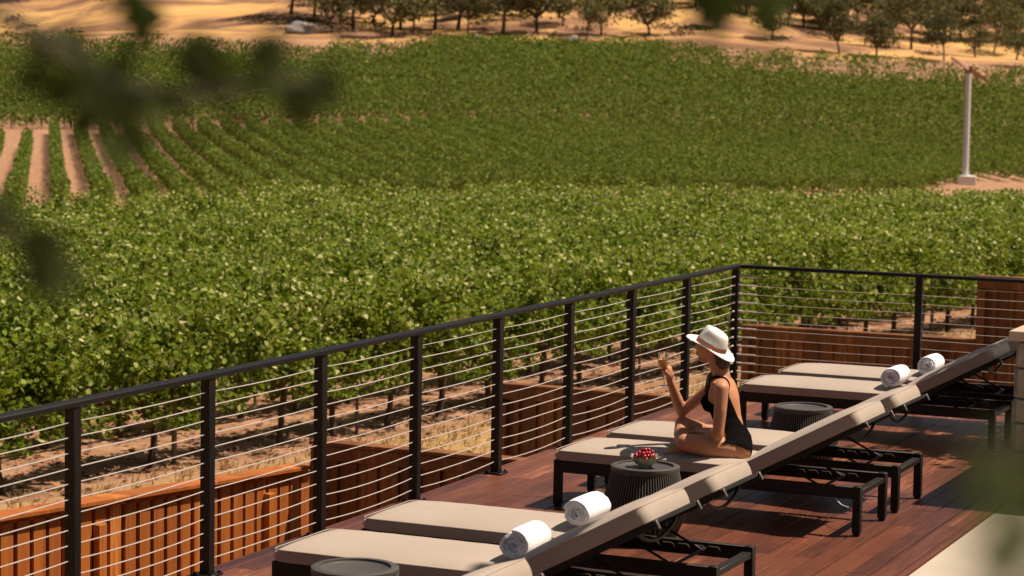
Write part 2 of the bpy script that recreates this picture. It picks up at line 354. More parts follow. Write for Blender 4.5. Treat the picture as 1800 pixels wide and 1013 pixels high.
# ------------------------------------------------------------------ railing
PY = [-1.326-1.2576*k for k in range(0, 14)]
def railing():
    t = thing('cable_railing', 'charcoal metal railing with horizontal steel cables running round the corner of the wooden deck', 'railing', (0, 0, 0))
    w = .06
    ys = [0-.06]+PY            # near-right edge y of each post
    def post(x, y):
        m = MB(); m.box((x-.03, y+.03, .545), (w, w, 1.062), bev=.003)
        o = m.build('post', M['metal'], t)
        b = MB(); b.box((x-.03, y+.03, .007), (.13, .13, .012), bev=.003)
        for sx in (-1, 1):
            for sy in (-1, 1): b.tube([(x-.03+sx*.048, y+.03+sy*.048, .012), (x-.03+sx*.048, y+.03+sy*.048, .024)], .009, 6)
        b.build('base_plate', M['metal'], o)
    for y in ys: post(0, y)
    xs = [1.5765+.06, 3.1+.06]
    for x in xs: post(x, -.06)
    m = MB(); m.box((-.03, (PY[-1]+.01)/2-.3, 1.091), (.078, -PY[-1]+.6, .03), bev=.006); m.build('top_rail', M['metal'], t)
    m = MB(); m.box((1.9+.01, -.03, 1.091), (3.78, .078, .03), bev=.006); m.build('top_rail', M['metal'], t)
    r = random.Random(5)
    for k in range(13):
        z = .0867+.0762*k
        pts = []
        yy = [-.03]+[y+.03 for y in PY]
        for a, b in zip(yy[:-1], yy[1:]):
            sag = r.uniform(.0, .012) if k > 3 else r.uniform(.004, .022)
            for i in range(8):
                f = i/8; pts.append((-.03, a+(b-a)*f, z-sag*4*f*(1-f)))
        pts.append((-.03, yy[-1], z))
        m = MB(); m.tube(pts, .0030, 6); o = m.build('cable', M['steel'], t)
        f = MB(); f.tube([(-.03, -.06, z), (-.03, -.085, z), (-.03, -.09, z), (-.03, -.16, z)], [.010, .010, .006, .0055], 8)
        f.build('cable_fitting', M['steel'], o)
        pts = [(-.03, -.03, z)]
        for a, b in ((0, 1.607), (1.607, 3.13)):
            for i in range(1, 9):
                q = i/8; pts.append((a+(b-a)*q, -.03, z-.006*4*q*(1-q)))
        m = MB(); m.tube(pts, .0023, 6); o = m.build('cable', M['steel'], t)
        f = MB(); f.tube([(0, -.03, z), (.03, -.03, z), (.032, -.03, z), (.075, -.03, z), (.076, -.03, z), (.165, -.03, z)], [.010, .010, .006, .0055, .0078, .0078], 8)
        f.build('cable_fitting', M['steel'], o)
railing()

# ------------------------------------------------------------------ board and batten fences
def fence(a, b, za, zb, side, label, axis, seed, wide=False):
    """from plan point a to b, top heights za zb; side=+1: boards shown to the left normal"""
    a = Vector(a); b = Vector(b); L_ = (b-a).length; u = (b-a)/L_; n = Vector((-u.y, u.x))*side
    t = thing('board_fence', label, 'fence', (a.x, a.y, hg(a.x, a.y)))
    base = Vector((a.x, a.y, hg(a.x, a.y)))
    ang = math.atan2(u.y, u.x); rot = Matrix.Rotation(ang, 3, 'Z')
    r = random.Random(seed); mat_ = M['fence_y' if axis == 'y' else 'fence_x_shaded']
    def P(s, off, z): return Vector((a.x+u.x*s+n.x*off, a.y+u.y*s+n.y*off, z))-base
    brd = MB(); bat = MB(); s = 0; k = 0
    while s < L_-.01:
        wd = min(r.uniform(.17, .2), L_-s); zt = za+(zb-za)*(s+wd/2)/L_-.03; zl = min(-2.2, hg(a.x+u.x*s, a.y+u.y*s)-.15)
        brd.box(P(s+wd/2, 0, (zt+zl)/2), (wd-.004, .02+r.uniform(0, .004), zt-zl), rot)
        bat.box(P(s+(wd/2 if wide else .01), .030, (zt+zl)/2-.01), (.135 if wide else .055, .03, zt-zl-.03), rot, bev=.003)
        s += wd; k += 1
    brd.build('boards', mat_, t); bat.build('battens', mat_, t)
    slope = math.atan2(zb-za, L_); rs = rot @ Matrix.Rotation(-slope, 3, 'Y')
    c = MB(); c.box(P(L_/2, -.0 if wide else .005, (za+zb)/2-.012), (L_+.04, .20 if wide else .14, .032), rs, bev=.004); c.build('cap_rail', mat_, t)
    c = MB(); c.box(P(L_/2, .016 if wide else .052, (za+zb)/2-(.05 if wide else .09)), (L_-.01, .05 if wide else .024, .03 if wide else .115), rs, bev=.003); c.build('trim_board', mat_, t)
    ps = []
    s = .05
    while s < L_:
        ps.append(s); s += 2.4
    for s in ps:
        z = za+(zb-za)*s/L_-.17; c = MB(); zl = hg(a.x+u.x*s, a.y+u.y*s)-.2
        c.box(P(s, .075, (z+zl)/2), (.09, .06, z-zl), rot, bev=.004); c.build('fence_post', mat_, t)
    return t
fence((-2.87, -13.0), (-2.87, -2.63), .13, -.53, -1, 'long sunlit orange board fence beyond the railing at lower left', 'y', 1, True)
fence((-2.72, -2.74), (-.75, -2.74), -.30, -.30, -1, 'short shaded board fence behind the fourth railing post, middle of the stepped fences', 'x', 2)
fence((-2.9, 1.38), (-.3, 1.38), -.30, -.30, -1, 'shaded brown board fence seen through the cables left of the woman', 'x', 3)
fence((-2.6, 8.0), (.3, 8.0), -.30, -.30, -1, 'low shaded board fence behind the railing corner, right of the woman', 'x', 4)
fence((.30, 8.0), (6.5, 8.0), .46, .46, -1, 'tall shaded brown board fence at the right edge behind the stone pillar', 'x', 5)

# ------------------------------------------------------------------ stone pillar
def pillar():
    x0, x1, y0, y1, H = 3.37, 4.4, -4.40, -2.6, 1.06
    t = thing('stone_pillar', 'pale cut stone pillar with smooth tan cap beside the deck at the right edge', 'pillar', ((x0+x1)/2, (y0+y1)/2, 0))
    b = Vector(((x0+x1)/2, (y0+y1)/2, 0)); r = random.Random(4)
    m = MB(); m.box(Vector(((x0+x1)/2, (y0+y1)/2, H/2-.002))-b, (x1-x0-.04, y1-y0-.04, H)); m.build('core', M['mortar'], t)
    m = MB(); z = 0.0; k = 0
    hs = [.2, .14, .19, .16, .2, .17]
    for h in hs:
        for (ax, lo, hi, fixed, sgn) in (('y', y0, y1, x0, -1), ('x', x0, x1, y0, -1), ('y', y0, y1, x1, 1), ('x', x0, x1, y1, 1)):
            s = lo+(.0 if k % 2 else .0)
            while s < hi-.02:
                wd = min(r.uniform(.22, .42), hi-s)
                if hi-(s+wd) < .1: wd = hi-s
                dp = .045+r.uniform(0, .012)
                if ax == 'y': c = (fixed-sgn*(.02)+sgn*(dp/2-.02), s+wd/2, z+h/2); sz = (dp, wd-.008, h-.008)
                else: c = (s+wd/2, fixed-sgn*(.02)+sgn*(dp/2-.02), z+h/2); sz = (wd-.008, dp, h-.008)
                m.box(Vector(c)-b, sz, bev=.008); s += wd
        z += h; k += 1
    o = m.build('stone_blocks', M['stone'], t)
    m = MB(); m.box(Vector(((x0+x1)/2, (y0+y1)/2, H+.04))-b, (x1-x0+.10, y1-y0+.10, .065), bev=.008); m.build('cap', M['cap'], t)
pillar()

# ------------------------------------------------------------------ sun loungers
BA = R(28.5); PX, PZ = .255, .30   # backrest hinge in lounger coordinates (x local -1..1)
def cushion_mesh(name, x0, x1, hw, th, dome, rc, seed, foot=False):
    nx, ny, nz = 40, 18, 4
    V = []; idx = {}
    def f(i, j, k):
        key = (i, j, k)
        if key in idx: return idx[key]
        u = i/nx*2-1; v = j/ny*2-1; ww = k/nz
        a = (x1-x0)/2; x = u*a; y = v*hw
        dx = max(0, abs(x)-(a-rc)); dy = max(0, abs(y)-(hw-rc))
        if dx > 0 and dy > 0:
            l = math.hypot(dx, dy); mxx = max(dx, dy); dx2, dy2 = dx/l*mxx, dy/l*mxx
            x = math.copysign(a-rc+dx2, x); y = math.copysign(hw-rc+dy2, y)
        bul = 1+.012*math.sin(ww*math.pi)
        eu = max(0, 1-abs(u)**5); ev = max(0, 1-abs(v)**2.6)
        z = ww*th
        if ww > .5: z += dome*(eu**.75)*(ev**.8)*(ww-.5)*2
        if foot and u < -.86: z -= (ww-.2)*.018*((-u-.86)/.14)**2
        z += .0005*math.sin(x*37+seed)*math.sin(y*9+seed*2)*(1 if ww > .9 else 0)
        idx[key] = len(V); V.append(((x0+x1)/2+x*bul, y*bul, z)); return idx[key]
    F = []
    for i in range(nx):
        for j in range(ny):
            F.append((f(i, j, nz), f(i+1, j, nz), f(i+1, j+1, nz), f(i, j+1, nz)))
            F.append((f(i, j, 0), f(i, j+1, 0), f(i+1, j+1, 0), f(i+1, j, 0)))
    for k in range(nz):
        for i in range(nx):
            F.append((f(i, 0, k), f(i+1, 0, k), f(i+1, 0, k+1), f(i, 0, k+1)))
            F.append((f(i, ny, k), f(i, ny, k+1), f(i+1, ny, k+1), f(i+1, ny, k)))
        for j in range(ny):
            F.append((f(0, j, k), f(0, j, k+1), f(0, j+1, k+1), f(0, j+1, k)))
            F.append((f(nx, j, k), f(nx, j+1, k), f(nx, j+1, k+1), f(nx, j, k+1)))
    me = bpy.data.meshes.new(name); me.from_pydata(V, [], F); me.update(); finish(me, True, 48); return me
def piping(parent, x0, x1, hw, z, rc):
    pts = []; a = (x1-x0)/2; cx = (x0+x1)/2
    for (sx, sy, a0) in ((1, 1, 0), (-1, 1, 90), (-1, -1, 180), (1, -1, 270)):
        for k in range(6):
            t_ = R(a0+k*18); pts.append((cx+sx*(a-rc)+rc*math.cos(t_), sy*(hw-rc)+rc*math.sin(t_), z))
    pts.append(pts[0]); m = MB(); m.tube(pts, .003, 6, cap=False); return m.build('piping', M['cushion'], parent)
def rotback(mb):
    c, s = math.cos(BA), math.sin(BA)
    mb.v = [(PX+x*c-z*s, y, PZ+x*s+z*c) for x, y, z in mb.v]
def lounger(label, loc):
    t = thing('sun_lounger', label, 'sun lounger', loc, 0, 'sun loungers in pairs along the deck')
    m = MB()
    for s in (-1, 1): m.box((0, s*.292, .262), (1.91, .034, .076), bev=.004)
    m.box((-.96, 0, .262), (.034, .56, .07), bev=.004); m.box((.968, 0, .258), (.05, .552, .034), bev=.004)
    m.box((.22, 0, .25), (.03, .552, .03)); 
    for x in (-.75, -.5, -.25, 0): m.box((x, 0, .285), (.05, .552, .012))
    m.build('frame', M['frame'], t)
    for sx in (-1, 1):
        for sy in (-1, 1):
            l = MB(); l.box((sx*.977, sy*.285, .16), (.05, .05, .286), bev=.004)
            l.box((sx*.977, sy*.285, .0105), (.04, .04, .019), bev=.006); l.build('leg', M['frame'], t)
    for sy in (-1, 1):
        r = MB(); pts = []
        y = sy*.268
        for k in range(5):
            x = .42+k*.085; pts += [(x, y, .283), (x+.045, y, .283), (x+.062, y, .262)]
            r.box((x+.02, y, .279), (.05, .007, .006)); 
            r.box((x+.055, y, .268), (.026, .007, .006), Matrix.Rotation(R(50), 3, 'Y'))
        r.build('ratchet_rail', M['steel_dull'], t)
    b = MB()
    for s in (-1, 1): b.box((.42, s*.285, -.028), (.86, .026, .036), bev=.003)
    b.box((.838, 0, -.022), (.022, .544, .02), bev=.003); b.box((.02, 0, -.02), (.03, .544, .03))
    for k in range(10): b.box((.1+k*.08, 0, -.0145), (.045, .544, .008))
    rotback(b); bo = b.build('backrest_frame', M['frame'], t)
    for s in (-1, 1):
        b = MB(); b.box((.855, s*.285, -.036), (.010, .018, .046), bev=.003); rotback(b); b.build('frame_end_tab', M['alu'], bo)
    b = MB(); pts = []
    for i in range(15):
        a = i/14; pts.append((.73-.03*math.sin(a*math.pi), -.26+.52*a, -.036-.062*math.sin(a*math.pi)**.75))
    b.tube(pts, .010, 8); rotback(b); b.build('support_bow', M['frame'], t)
    st = MB()
    for s in (-1, 1): st.tube([(.47, s*.22, .395), (.735, s*.22, .268)], .0075, 8)
    st.tube([(.735, -.27, .268), (.735, .27, .268)], .009, 8); st.build('support_strut', M['frame'], t)
    me = bpy.data.meshes.get('seat_cushion_m') or cushion_mesh('seat_cushion_m', -1.005, .27, .308, .062, .036, .06, 1, True)
    o = bpy.data.objects.new('seat_cushion', me); C.objects.link(o); o.parent = t; o.location = (0, 0, .302); piping(o, -1.005, .27, .309, .060, .06)
    if not me.materials: me.materials.append(M['cushion'])
    me = bpy.data.meshes.get('back_cushion_m') or cushion_mesh('back_cushion_m', .0, .825, .306, .080, .042, .055, 3)
    if not me.materials: me.materials.append(M['cushion'])
    o = bpy.data.objects.new('back_cushion', me); C.objects.link(o); o.parent = t
    o.location = (PX+.004, 0, PZ-.008); o.rotation_euler = (0, -BA, 0); piping(o, .0, .825, .307, .079, .055)
    return t
M['steel_dull'] = simple('ratchet_steel', (.16, .14, .13), (.1, .09, .08), rough=.5)
M['alu'] = simple('frame_end_aluminium', (.20, .175, .16), (.15, .13, .12), rough=.45, metallic=.2)
def children(o): return [c for c in bpy.data.objects if c.parent == o]
def copy_tree(o, parent=None):
    c = o.copy(); C.objects.link(c); c.parent = parent
    for ch in children(o): copy_tree(ch, c)
    return c
LY = {'Z': -11.50, 'A': -9.60, 'B': -8.65, 'C': -6.03, 'D': -5.15, 'E': -2.27, 'F': -1.35}
LL = {'C': 'sun lounger with taupe cushion on which the woman in the white hat sits',
      'Z': 'nearest sun lounger, only its taupe head end showing at the bottom edge',
      'A': 'sun lounger under the nearest white rolled towel',
      'B': 'taupe sun lounger under the second nearest rolled towel, in front of the grape bowl table',
      'D': 'empty taupe sun lounger directly behind the seated woman',
      'E': 'taupe sun lounger behind the empty rear side table, rolled towel on its hinge',
      'F': 'farthest sun lounger, next to the short side of the railing'}
LG = {}
proto = lounger(LL['C'], (1.805, LY['C']+.31, 0)); LG['C'] = proto
bpy.context.view_layer.update()
for k in 'ZABDEF':
    c = copy_tree(proto); c.location = (1.805+{'E': -.03, 'F': -.02}.get(k, 0), LY[k]+.31, 0); c['label'] = LL[k]; LG[k] = c

# ------------------------------------------------------------------ rolled towels
def towel(label, x, y, z, L_, rr, seed, rz=0):
    r = random.Random(seed); n = 110; turns = 4.1; th = rr/turns*.86
    mb = MB(); P = []
    for i in range(n+1):
        a = i/n*turns*2*math.pi; rad = rr*(.1+.9*i/n)
        rad *= 1+.02*math.sin(a*3+seed)
        P.append((a+seed, rad))
    vs = []; fs = []
    ns = 10
    for i, (a, rad) in enumerate(P):
        for e, ro in ((0, rad-th), (1, rad)):
            ro = max(ro, .003)
            for s in range(ns+1):
                q = s/ns; edge = .012*math.sin(a*1.3+seed)+.006*r.uniform(-1, 1)*(1 if s in (0, ns) else 0)
                bulge = .010*(1-(i/n))*(1 if s == 0 else (-1 if s == ns else 0))
                yy = (q-.5)*L_ + (edge if s in (0, ns) else 0) + bulge
                k2 = 1-.05*abs(2*q-1)**4
                sx = 1.03; sz = .95
                vs.append((ro*k2*math.cos(a)*sx, yy, ro*k2*math.sin(a)*sz+rr*.95))
    st = 2*(ns+1)
    def id_(i, e, s): return i*st+e*(ns+1)+s
    for i in range(n):
        for s in range(ns):
            fs.append((id_(i, 1, s), id_(i+1, 1, s), id_(i+1, 1, s+1), id_(i, 1, s+1)))
            fs.append((id_(i, 0, s), id_(i, 0, s+1), id_(i+1, 0, s+1), id_(i+1, 0, s)))
        fs.append((id_(i, 0, 0), id_(i+1, 0, 0), id_(i+1, 1, 0), id_(i, 1, 0)))
        fs.append((id_(i, 0, ns), id_(i, 1, ns), id_(i+1, 1, ns), id_(i+1, 0, ns)))
    for s in range(ns): fs.append((id_(n, 0, s), id_(n, 0, s+1), id_(n, 1, s+1), id_(n, 1, s)))
    mb.add(vs, fs); o = mb.build('rolled_towel', M['towel'], None, True, 50); o.location = (x, y, z); o.rotation_euler = (0, 0, rz)
    tag(o, label, 'towel', 'rolled white towels on the loungers')
towel('white rolled towel nearest the viewer, on the lounger beside the bottom side table', 2.03, LY['A']+.33, .392, .285, .083, 1)
towel('white rolled towel left of the backrest in front of the grape bowl table', 1.985, LY['B']+.29, .392, .31, .083, 2.2)
towel('white rolled towel just behind the second backrest from the rear, left of two far towels', 1.95, LY['E']+.26, .392, .31, .088, 3.7)
towel('white rolled towel farthest back, in front of the short railing', 1.99, LY['F']+.28, .392, .31, .086, 5.1)

# ------------------------------------------------------------------ side tables
def side_table(label, x, y):
    t = thing('side_table', label, 'side table', (x, y, 0), 0, 'round woven side tables')
    m = MB(); H = .45
    m.lathe([(0, H-.014), (.160, H-.014), (.166, H-.010), (.168, H), (.196, H), (.204, H-.004), (.205, H-.022), (.195, H-.026), (0, H-.027)], n=64)
    m.build('table_top', M['plastic'], t)
    m = MB(); n = 84
    def rad(z): return .197+.060*(max(0, .425-z)/.235)**1.1 if z > .19 else .257-.080*(.19-z)/.19
    for i in range(n):
        a = i*2*math.pi/n
        for tw in (0,):
            pts = []
            for j in range(9):
                z = .425-.415*j/8; aa = a+(.10 if i % 2 else -.0)*max(0, (j-3)/5)
                pts.append((rad(z)*math.cos(aa), rad(z)*math.sin(aa), z))
            m.tube(pts, .0034, 5, cap=False)
    for z in (.42, .012, .19): 
        pts = [(rad(z)*math.cos(a*2*math.pi/48), rad(z)*math.sin(a*2*math.pi/48), z) for a in range(49)]
        m.tube(pts, .006 if z != .19 else .0035, 6, cap=False)
    m.build('woven_base', M['cord'], t)
    m = MB(); m.lathe([(.183, .42), (.238, .20), (.238, .17), (.162, .012)], n=40); m.build('inner_drum', M['metal'], t)
    return t
st0 = side_table('dark round side table with bare top at the bottom edge beside the nearest towel', 1.545, -10.12)
def place_table(label, x, y):
    c = copy_tree(st0); c.location = (x, y, 0); c['label'] = label; return c
bpy.context.view_layer.update()
TX, TY = 1.70, -6.76
place_table('dark round side table carrying the green bowl of red grapes', TX, TY)
place_table('dark round side table with bare top between the second and third pairs of loungers', 1.765, -3.82)

# ------------------------------------------------------------------ bowl of grapes
def bowl_and_grapes():
    t = thing('leaf_bowl', 'small green scalloped bowl full of red grapes on the middle side table', 'bowl', (TX+.005, TY-.02, .437))
    f = lambda a, i: 1+(.07*math.sin(a*7)+.04*math.sin(a*3+1))*(i/5 if i < 6 else 1)
    m = MB()
    pr = [(.012, .012), (.030, .014), (.050, .024), (.066, .042), (.076, .060), (.082, .068)]
    inn = [(.078, .066), (.070, .056), (.058, .040), (.040, .026), (.0, .022)]
    m.lathe(pr+inn, n=56, rfun=lambda a, i: 1+(.07*math.sin(a*7)+.04*math.sin(a*3+1))*min(1, (i if i < 6 else 11-i)/5))
    m.v = [(x, y, z+(.008*math.sin(math.atan2(y, x)*7))*(max(0, z-.03)/.04)) for x, y, z in m.v]
    m.v = [(x*1.1, y*1.1, z) for x, y, z in m.v]; m.build('bowl_shell', M['bowl'], t)
    for k in range(3):
        a = k*2.1+.4; g = MB(); g.tube([(.030*math.cos(a), .030*math.sin(a), .02), (.036*math.cos(a), .036*math.sin(a), .0)], [.014, .008], 8); g.build('foot', M['bowl'], t)
    bm = bmesh.new(); bmesh.ops.create_icosphere(bm, subdivisions=3, radius=1)
    gm = bpy.data.meshes.new('grape_m')
    for v in bm.verts: v.co.z *= 1.08
    for fc in bm.faces: fc.smooth = True
    bm.to_mesh(gm); bm.free(); gm.materials.append(M['grape'])
    r = random.Random(9); pts = []
    tries = 0
    for zc, RR, cnt in ((.056, .068, 20), (.074, .062, 16), (.090, .044, 9), (.103, .020, 3)):
        k = 0; tr = 0
        while k < cnt and tr < 4000:
            tr += 1; a = r.uniform(0, 6.283); q = RR*math.sqrt(r.uniform(0, 1)); p = Vector((q*math.cos(a), q*math.sin(a), zc+r.uniform(-.004, .004)))
            if all((p-o).length > .0195 for o in pts): pts.append(p); k += 1
    for p in pts:
        o = bpy.data.objects.new('grape', gm); C.objects.link(o); s = r.uniform(.0118, .0138)
        o.location = Vector((TX+.005, TY-.02, .437))+p; o.scale = (s, s, s); o.rotation_euler = (r.uniform(0, 6), r.uniform(0, 6), 0)
        tag(o, 'glossy round red grape heaped in the small green bowl', 'grape', 'red grapes in the green bowl')
bowl_and_grapes()

# ------------------------------------------------------------------ leaves (numpy)
LEAF = np.array([(0, -.42, 0), (.40, -.36, .07), (.50, .12, .10), (.02, .58, -.03), (-.46, .16, .05), (-.38, -.34, .12)])
LEAF_F = [(0, 1, 2, 3), (0, 3, 4, 5)]
def leaves(P, size, up=.5, var=None, rngx=nr, aim=None):
    """P (n,3), size (n,): returns V, F (quads), var per face"""
    n = len(P)
    N = rngx.normal(size=(n, 3)); N /= np.linalg.norm(N, axis=1)[:, None]
    N = N+np.array([0, 0, up])*1.0
    if aim is not None: N = N+aim
    N /= np.linalg.norm(N, axis=1)[:, None]
    T = np.cross(N, rngx.normal(size=(n, 3))); T /= np.linalg.norm(T, axis=1)[:, None]
    B = np.cross(N, T)
    V = P[:, None, :]+size[:, None, None]*(LEAF[None, :, 0:1]*T[:, None, :]+LEAF[None, :, 1:2]*B[:, None, :]+LEAF[None, :, 2:3]*N[:, None, :])
    V = V.reshape(-1, 3); base = np.arange(n)*6
    F = np.stack([base[:, None]+np.array(f)[None, :] for f in LEAF_F], 1).reshape(-1, 4)
    if var is None: var = rngx.random(n)
    return V, F, np.repeat(var, 2)

def vine_foliage(seed, n=2500, half=.66):
    r = np.random.default_rng(seed)
    # clumped shoots along the row direction (local x)
    k = 38; ca = np.stack([r.uniform(-half, half, k), r.normal(0, .24, k), r.uniform(.75, 1.72, k)], 1)
    ca[:, 2] -= np.abs(ca[:, 1])*.55
    idx = r.integers(0, k, n); off = r.normal(0, 1, (n, 3))*np.array([.105, .10, .10])
    P = ca[idx]+off
    nt_ = 160; sh = np.stack([r.uniform(-half, half, nt_), r.normal(0, .18, nt_), r.uniform(1.55, 1.98, nt_)], 1); P = np.concatenate([P, sh])
    P[:, 2] = np.maximum(P[:, 2], .52+r.uniform(0, .12, len(P)))
    s = r.uniform(.036, .086, len(P))
    v = np.clip(r.normal(.36+.14*(P[:, 2]-1.2), .17, len(P)), 0, .72); pale = r.random(len(P)) < .06+.17*np.clip(P[:, 2]-1.0, 0, 1); v[pale] = r.uniform(.8, .96, pale.sum())  # lighter and more pale leaves higher up: sunlit tops painted into the tone
    return leaves(P, s, .55, v, r)

VM = []
for i in range(7):
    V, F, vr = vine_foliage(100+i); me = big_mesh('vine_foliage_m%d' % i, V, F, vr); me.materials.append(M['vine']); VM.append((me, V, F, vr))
TM = []
for i in range(4):
    r = random.Random(30+i); m = MB(); pts = []; x = y = 0
    for j in range(6):
        pts.append((x, y, -.05+j*.155)); x += r.uniform(-.035, .035); y += r.uniform(-.03, .03)
    m.tube(pts, [.062, .048, .042, .04, .046, .036], 7)
    top = pts[-1]
    m.tube([top, (top[0]+.25, top[1], .86), (.6, 0, .88)], [.024, .018, .012], 6); m.tube([top, (top[0]-.25, top[1], .86), (-.6, 0, .87)], [.024, .018, .012], 6)
    me = m.mesh('vine_trunk_m%d' % i); me.materials.append(M['trunk']); TM.append(me)

# ---- near block: rows of individual vines
RD = Vector((.2018, .9794)); RN = Vector((-RD.y, RD.x)); P0 = Vector((-8.62, 3.9)); ANG = math.atan2(RD.y, RD.x)
SP, RS = 1.15, 1.8
vines = []
for row in range(0, 44):
    for k in range(-20, 75):
        j = rng.uniform(-.08, .08)
        q = P0+RN*(row*RS)+RD*(k*SP+j+.11*row)
        dx, dy = q.x-CAM.x, q.y-CAM.y; d = dx*F2.x+dy*F2.y; s = dx*R2.x+dy*R2.y
        cc = max(-1.3, min(1.3, s/d/.217))
        if d > np.interp(cc, [-1.2, -1, -.5, 0, .6, 1.2], [50, 51, 60, 67, 76, 83])+1.5*math.sin(s*.5): continue
        lim = .217*d+2.5
        if abs(s) > lim+6: continue
        px = 900+FPX*s/d
        vines.append((d, s, q, row, k, abs(s) < lim-2.4))
vines.sort(key=lambda a: (not a[5], a[0]))
def ordinal(n): return ['first', 'second', 'third', 'fourth', 'fifth', 'sixth', 'seventh', 'eighth', 'ninth', 'tenth', 'eleventh', 'twelfth', 'thirteenth', 'fourteenth', 'fifteenth', 'sixteenth', 'seventeenth', 'eighteenth', 'nineteenth', 'twentieth', 'twenty-first', 'twenty-second', 'twenty-third', 'twenty-fourth', 'twenty-fifth', 'twenty-sixth', 'twenty-seventh', 'twenty-eighth', 'twenty-ninth', 'thirtieth'][n]
ind = vines[:300]; rest = vines[300:]
row0 = sorted([v for v in ind if v[3] == 0], key=lambda v: v[1]); r0id = {id(v): i for i, v in enumerate(row0)}
stV, stF, stv = [], [], []; nb = 0
def place_vine(v, i):
    d, s, q, row, k, vis = v
    lab = 'green grapevine behind the front row, its canopy merging with its neighbours'
    if row == 0 and r0id.get(id(v), 99) < 30: lab = 'front-row grapevine with bare trunk beyond the railing, %s from the left' % ordinal(r0id[id(v)])
    t = thing('grapevine', lab, 'grapevine', (q.x, q.y, hg(q.x, q.y)), ANG+(math.pi if rng.random() < .5 else 0), 'grapevines in the field beyond the deck')
    sc_ = rng.uniform(.92, 1.1); t.scale = (1, rng.uniform(.9, 1.15), sc_)
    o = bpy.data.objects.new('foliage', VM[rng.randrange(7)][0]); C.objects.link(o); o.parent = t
    o = bpy.data.objects.new('trunk', TM[rng.randrange(4)]); C.objects.link(o); o.parent = t
for i, v in enumerate(ind): place_vine(v, i)
for v in rest:
    d, s, q, row, k, vis = v
    me, V, F, vr = VM[rng.randrange(7)]
    a = ANG; ca, sa = math.cos(a), math.sin(a); sg = rng.choice((-1, 1))
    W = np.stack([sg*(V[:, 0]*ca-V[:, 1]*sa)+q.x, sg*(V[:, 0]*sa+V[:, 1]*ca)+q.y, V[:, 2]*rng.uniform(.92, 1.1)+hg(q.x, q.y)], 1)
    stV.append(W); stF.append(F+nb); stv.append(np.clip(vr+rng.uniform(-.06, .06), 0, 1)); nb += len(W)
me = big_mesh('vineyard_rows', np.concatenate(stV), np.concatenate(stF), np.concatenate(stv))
o = addobj('vineyard_rows', me, M['vine']); kind(o, 'stuff'); tag(o, 'dense green grapevine canopy at the edges and far end of the near field', 'vines')
# stakes of the front rows, drip line
for row in (0, 1):
    for k in range(-2, 8):
        q = P0+RN*(row*RS)+RD*(k*3.45+.45)
        m = MB(); m.tube([(0, 0, -.1), (0, 0, 1.5)], .033 if k % 2 == 0 else .022, 7)
        o = m.build('vineyard_stake', M['stake']); o.location = (q.x, q.y, hg(q.x, q.y))
        s_ = (q.x-CAM.x)*R2.x+(q.y-CAM.y)*R2.y
        tag(o, 'weathered wooden trellis stake in the %s vine row, %s along from the left' % (ordinal(row), ordinal(k+2)), 'stake', 'trellis stakes in the front vine rows')
for row in (0, 1, 2):
    a = P0+RN*(row*RS)+RD*(-14); b = P0+RN*(row*RS)+RD*34
    m = MB(); pts = []
    for i in range(60):
        q = a+(b-a)*(i/59); pts.append((q.x, q.y, hg(q.x, q.y)+.42+.015*math.sin(i*2.1)))
    m.tube(pts, .008, 5); tag(m.build('drip_hose', M['metal']), 'thin black drip irrigation hose strung low along the %s vine row' % ordinal(row), 'hose', 'drip hoses under the vines')
# leaf litter on the soil under the front rows
n = 5200; rr = np.random.default_rng(5); kk = rr.uniform(-22, 45, n); ww = rr.normal(1.2, 1.7, n)
q = np.array(P0)[None]+np.array(RN)[None]*ww[:, None]+np.array(RD)[None]*kk[:, None]
Pz = hgt(q[:, 0], q[:, 1])+.015; V, F, vr = leaves(np.column_stack([q, Pz]), rr.uniform(.05, .11, n), 2.5, None, rr)
me = big_mesh('leaf_litter', V, F, vr)
lm = leafmat('dry_leaf', [(0, (.10, .035, .02)), (.5, (.26, .10, .05)), (1, (.42, .22, .12))], .05, .8, 0, tcol=(.3, .12, .04))
o = addobj('leaf_litter', me, lm); kind(o, 'stuff'); tag(o, 'reddish brown fallen leaves scattered on the soil under the front vines', 'fallen leaves')
# dry grass verge
n = 26000; rr = np.random.default_rng(6)
gx = rr.uniform(-9.5, 1.5, n); gy = rr.uniform(-7, 26, n); keep = (gx > -8.0+.205*(gy-4)) & ((gx < -3.1) | (gy > -2.5)) & ((gx < -.6) | (gy > .6)); gx = gx[keep]; gy = gy[keep]; n = len(gx)
gz = hgt(gx, gy); h = rr.uniform(.05, .16, n); aa = rr.uniform(0, 6.283, n); wdt = rr.uniform(.006, .012, n)
dxx, dyy = np.cos(aa)*wdt, np.sin(aa)*wdt; lx, ly = rr.normal(0, .05, n), rr.normal(0, .05, n)
V = np.stack([np.stack([gx-dxx, gy-dyy, gz], 1), np.stack([gx+dxx, gy+dyy, gz], 1), np.stack([gx+lx+dxx*.3, gy+ly, gz+h], 1), np.stack([gx+lx-dxx*.3, gy+ly, gz+h], 1)], 1).reshape(-1, 3)
F = (np.arange(n)*4)[:, None]+np.arange(4)[None]
me = big_mesh('dry_grass', V, F, rr.random(n))
gmt = leafmat('dry_grass_blade', [(0, (.26, .16, .06)), (.6, (.5, .34, .14)), (.93, (.6, .45, .2)), (1, (.12, .2, .04))], .2, .8, 0, tcol=(.5, .35, .12))
o = addobj('dry_grass', me, gmt); kind(o, 'stuff'); tag(o, 'short dry golden grass between the wooden fences and the vines', 'grass')

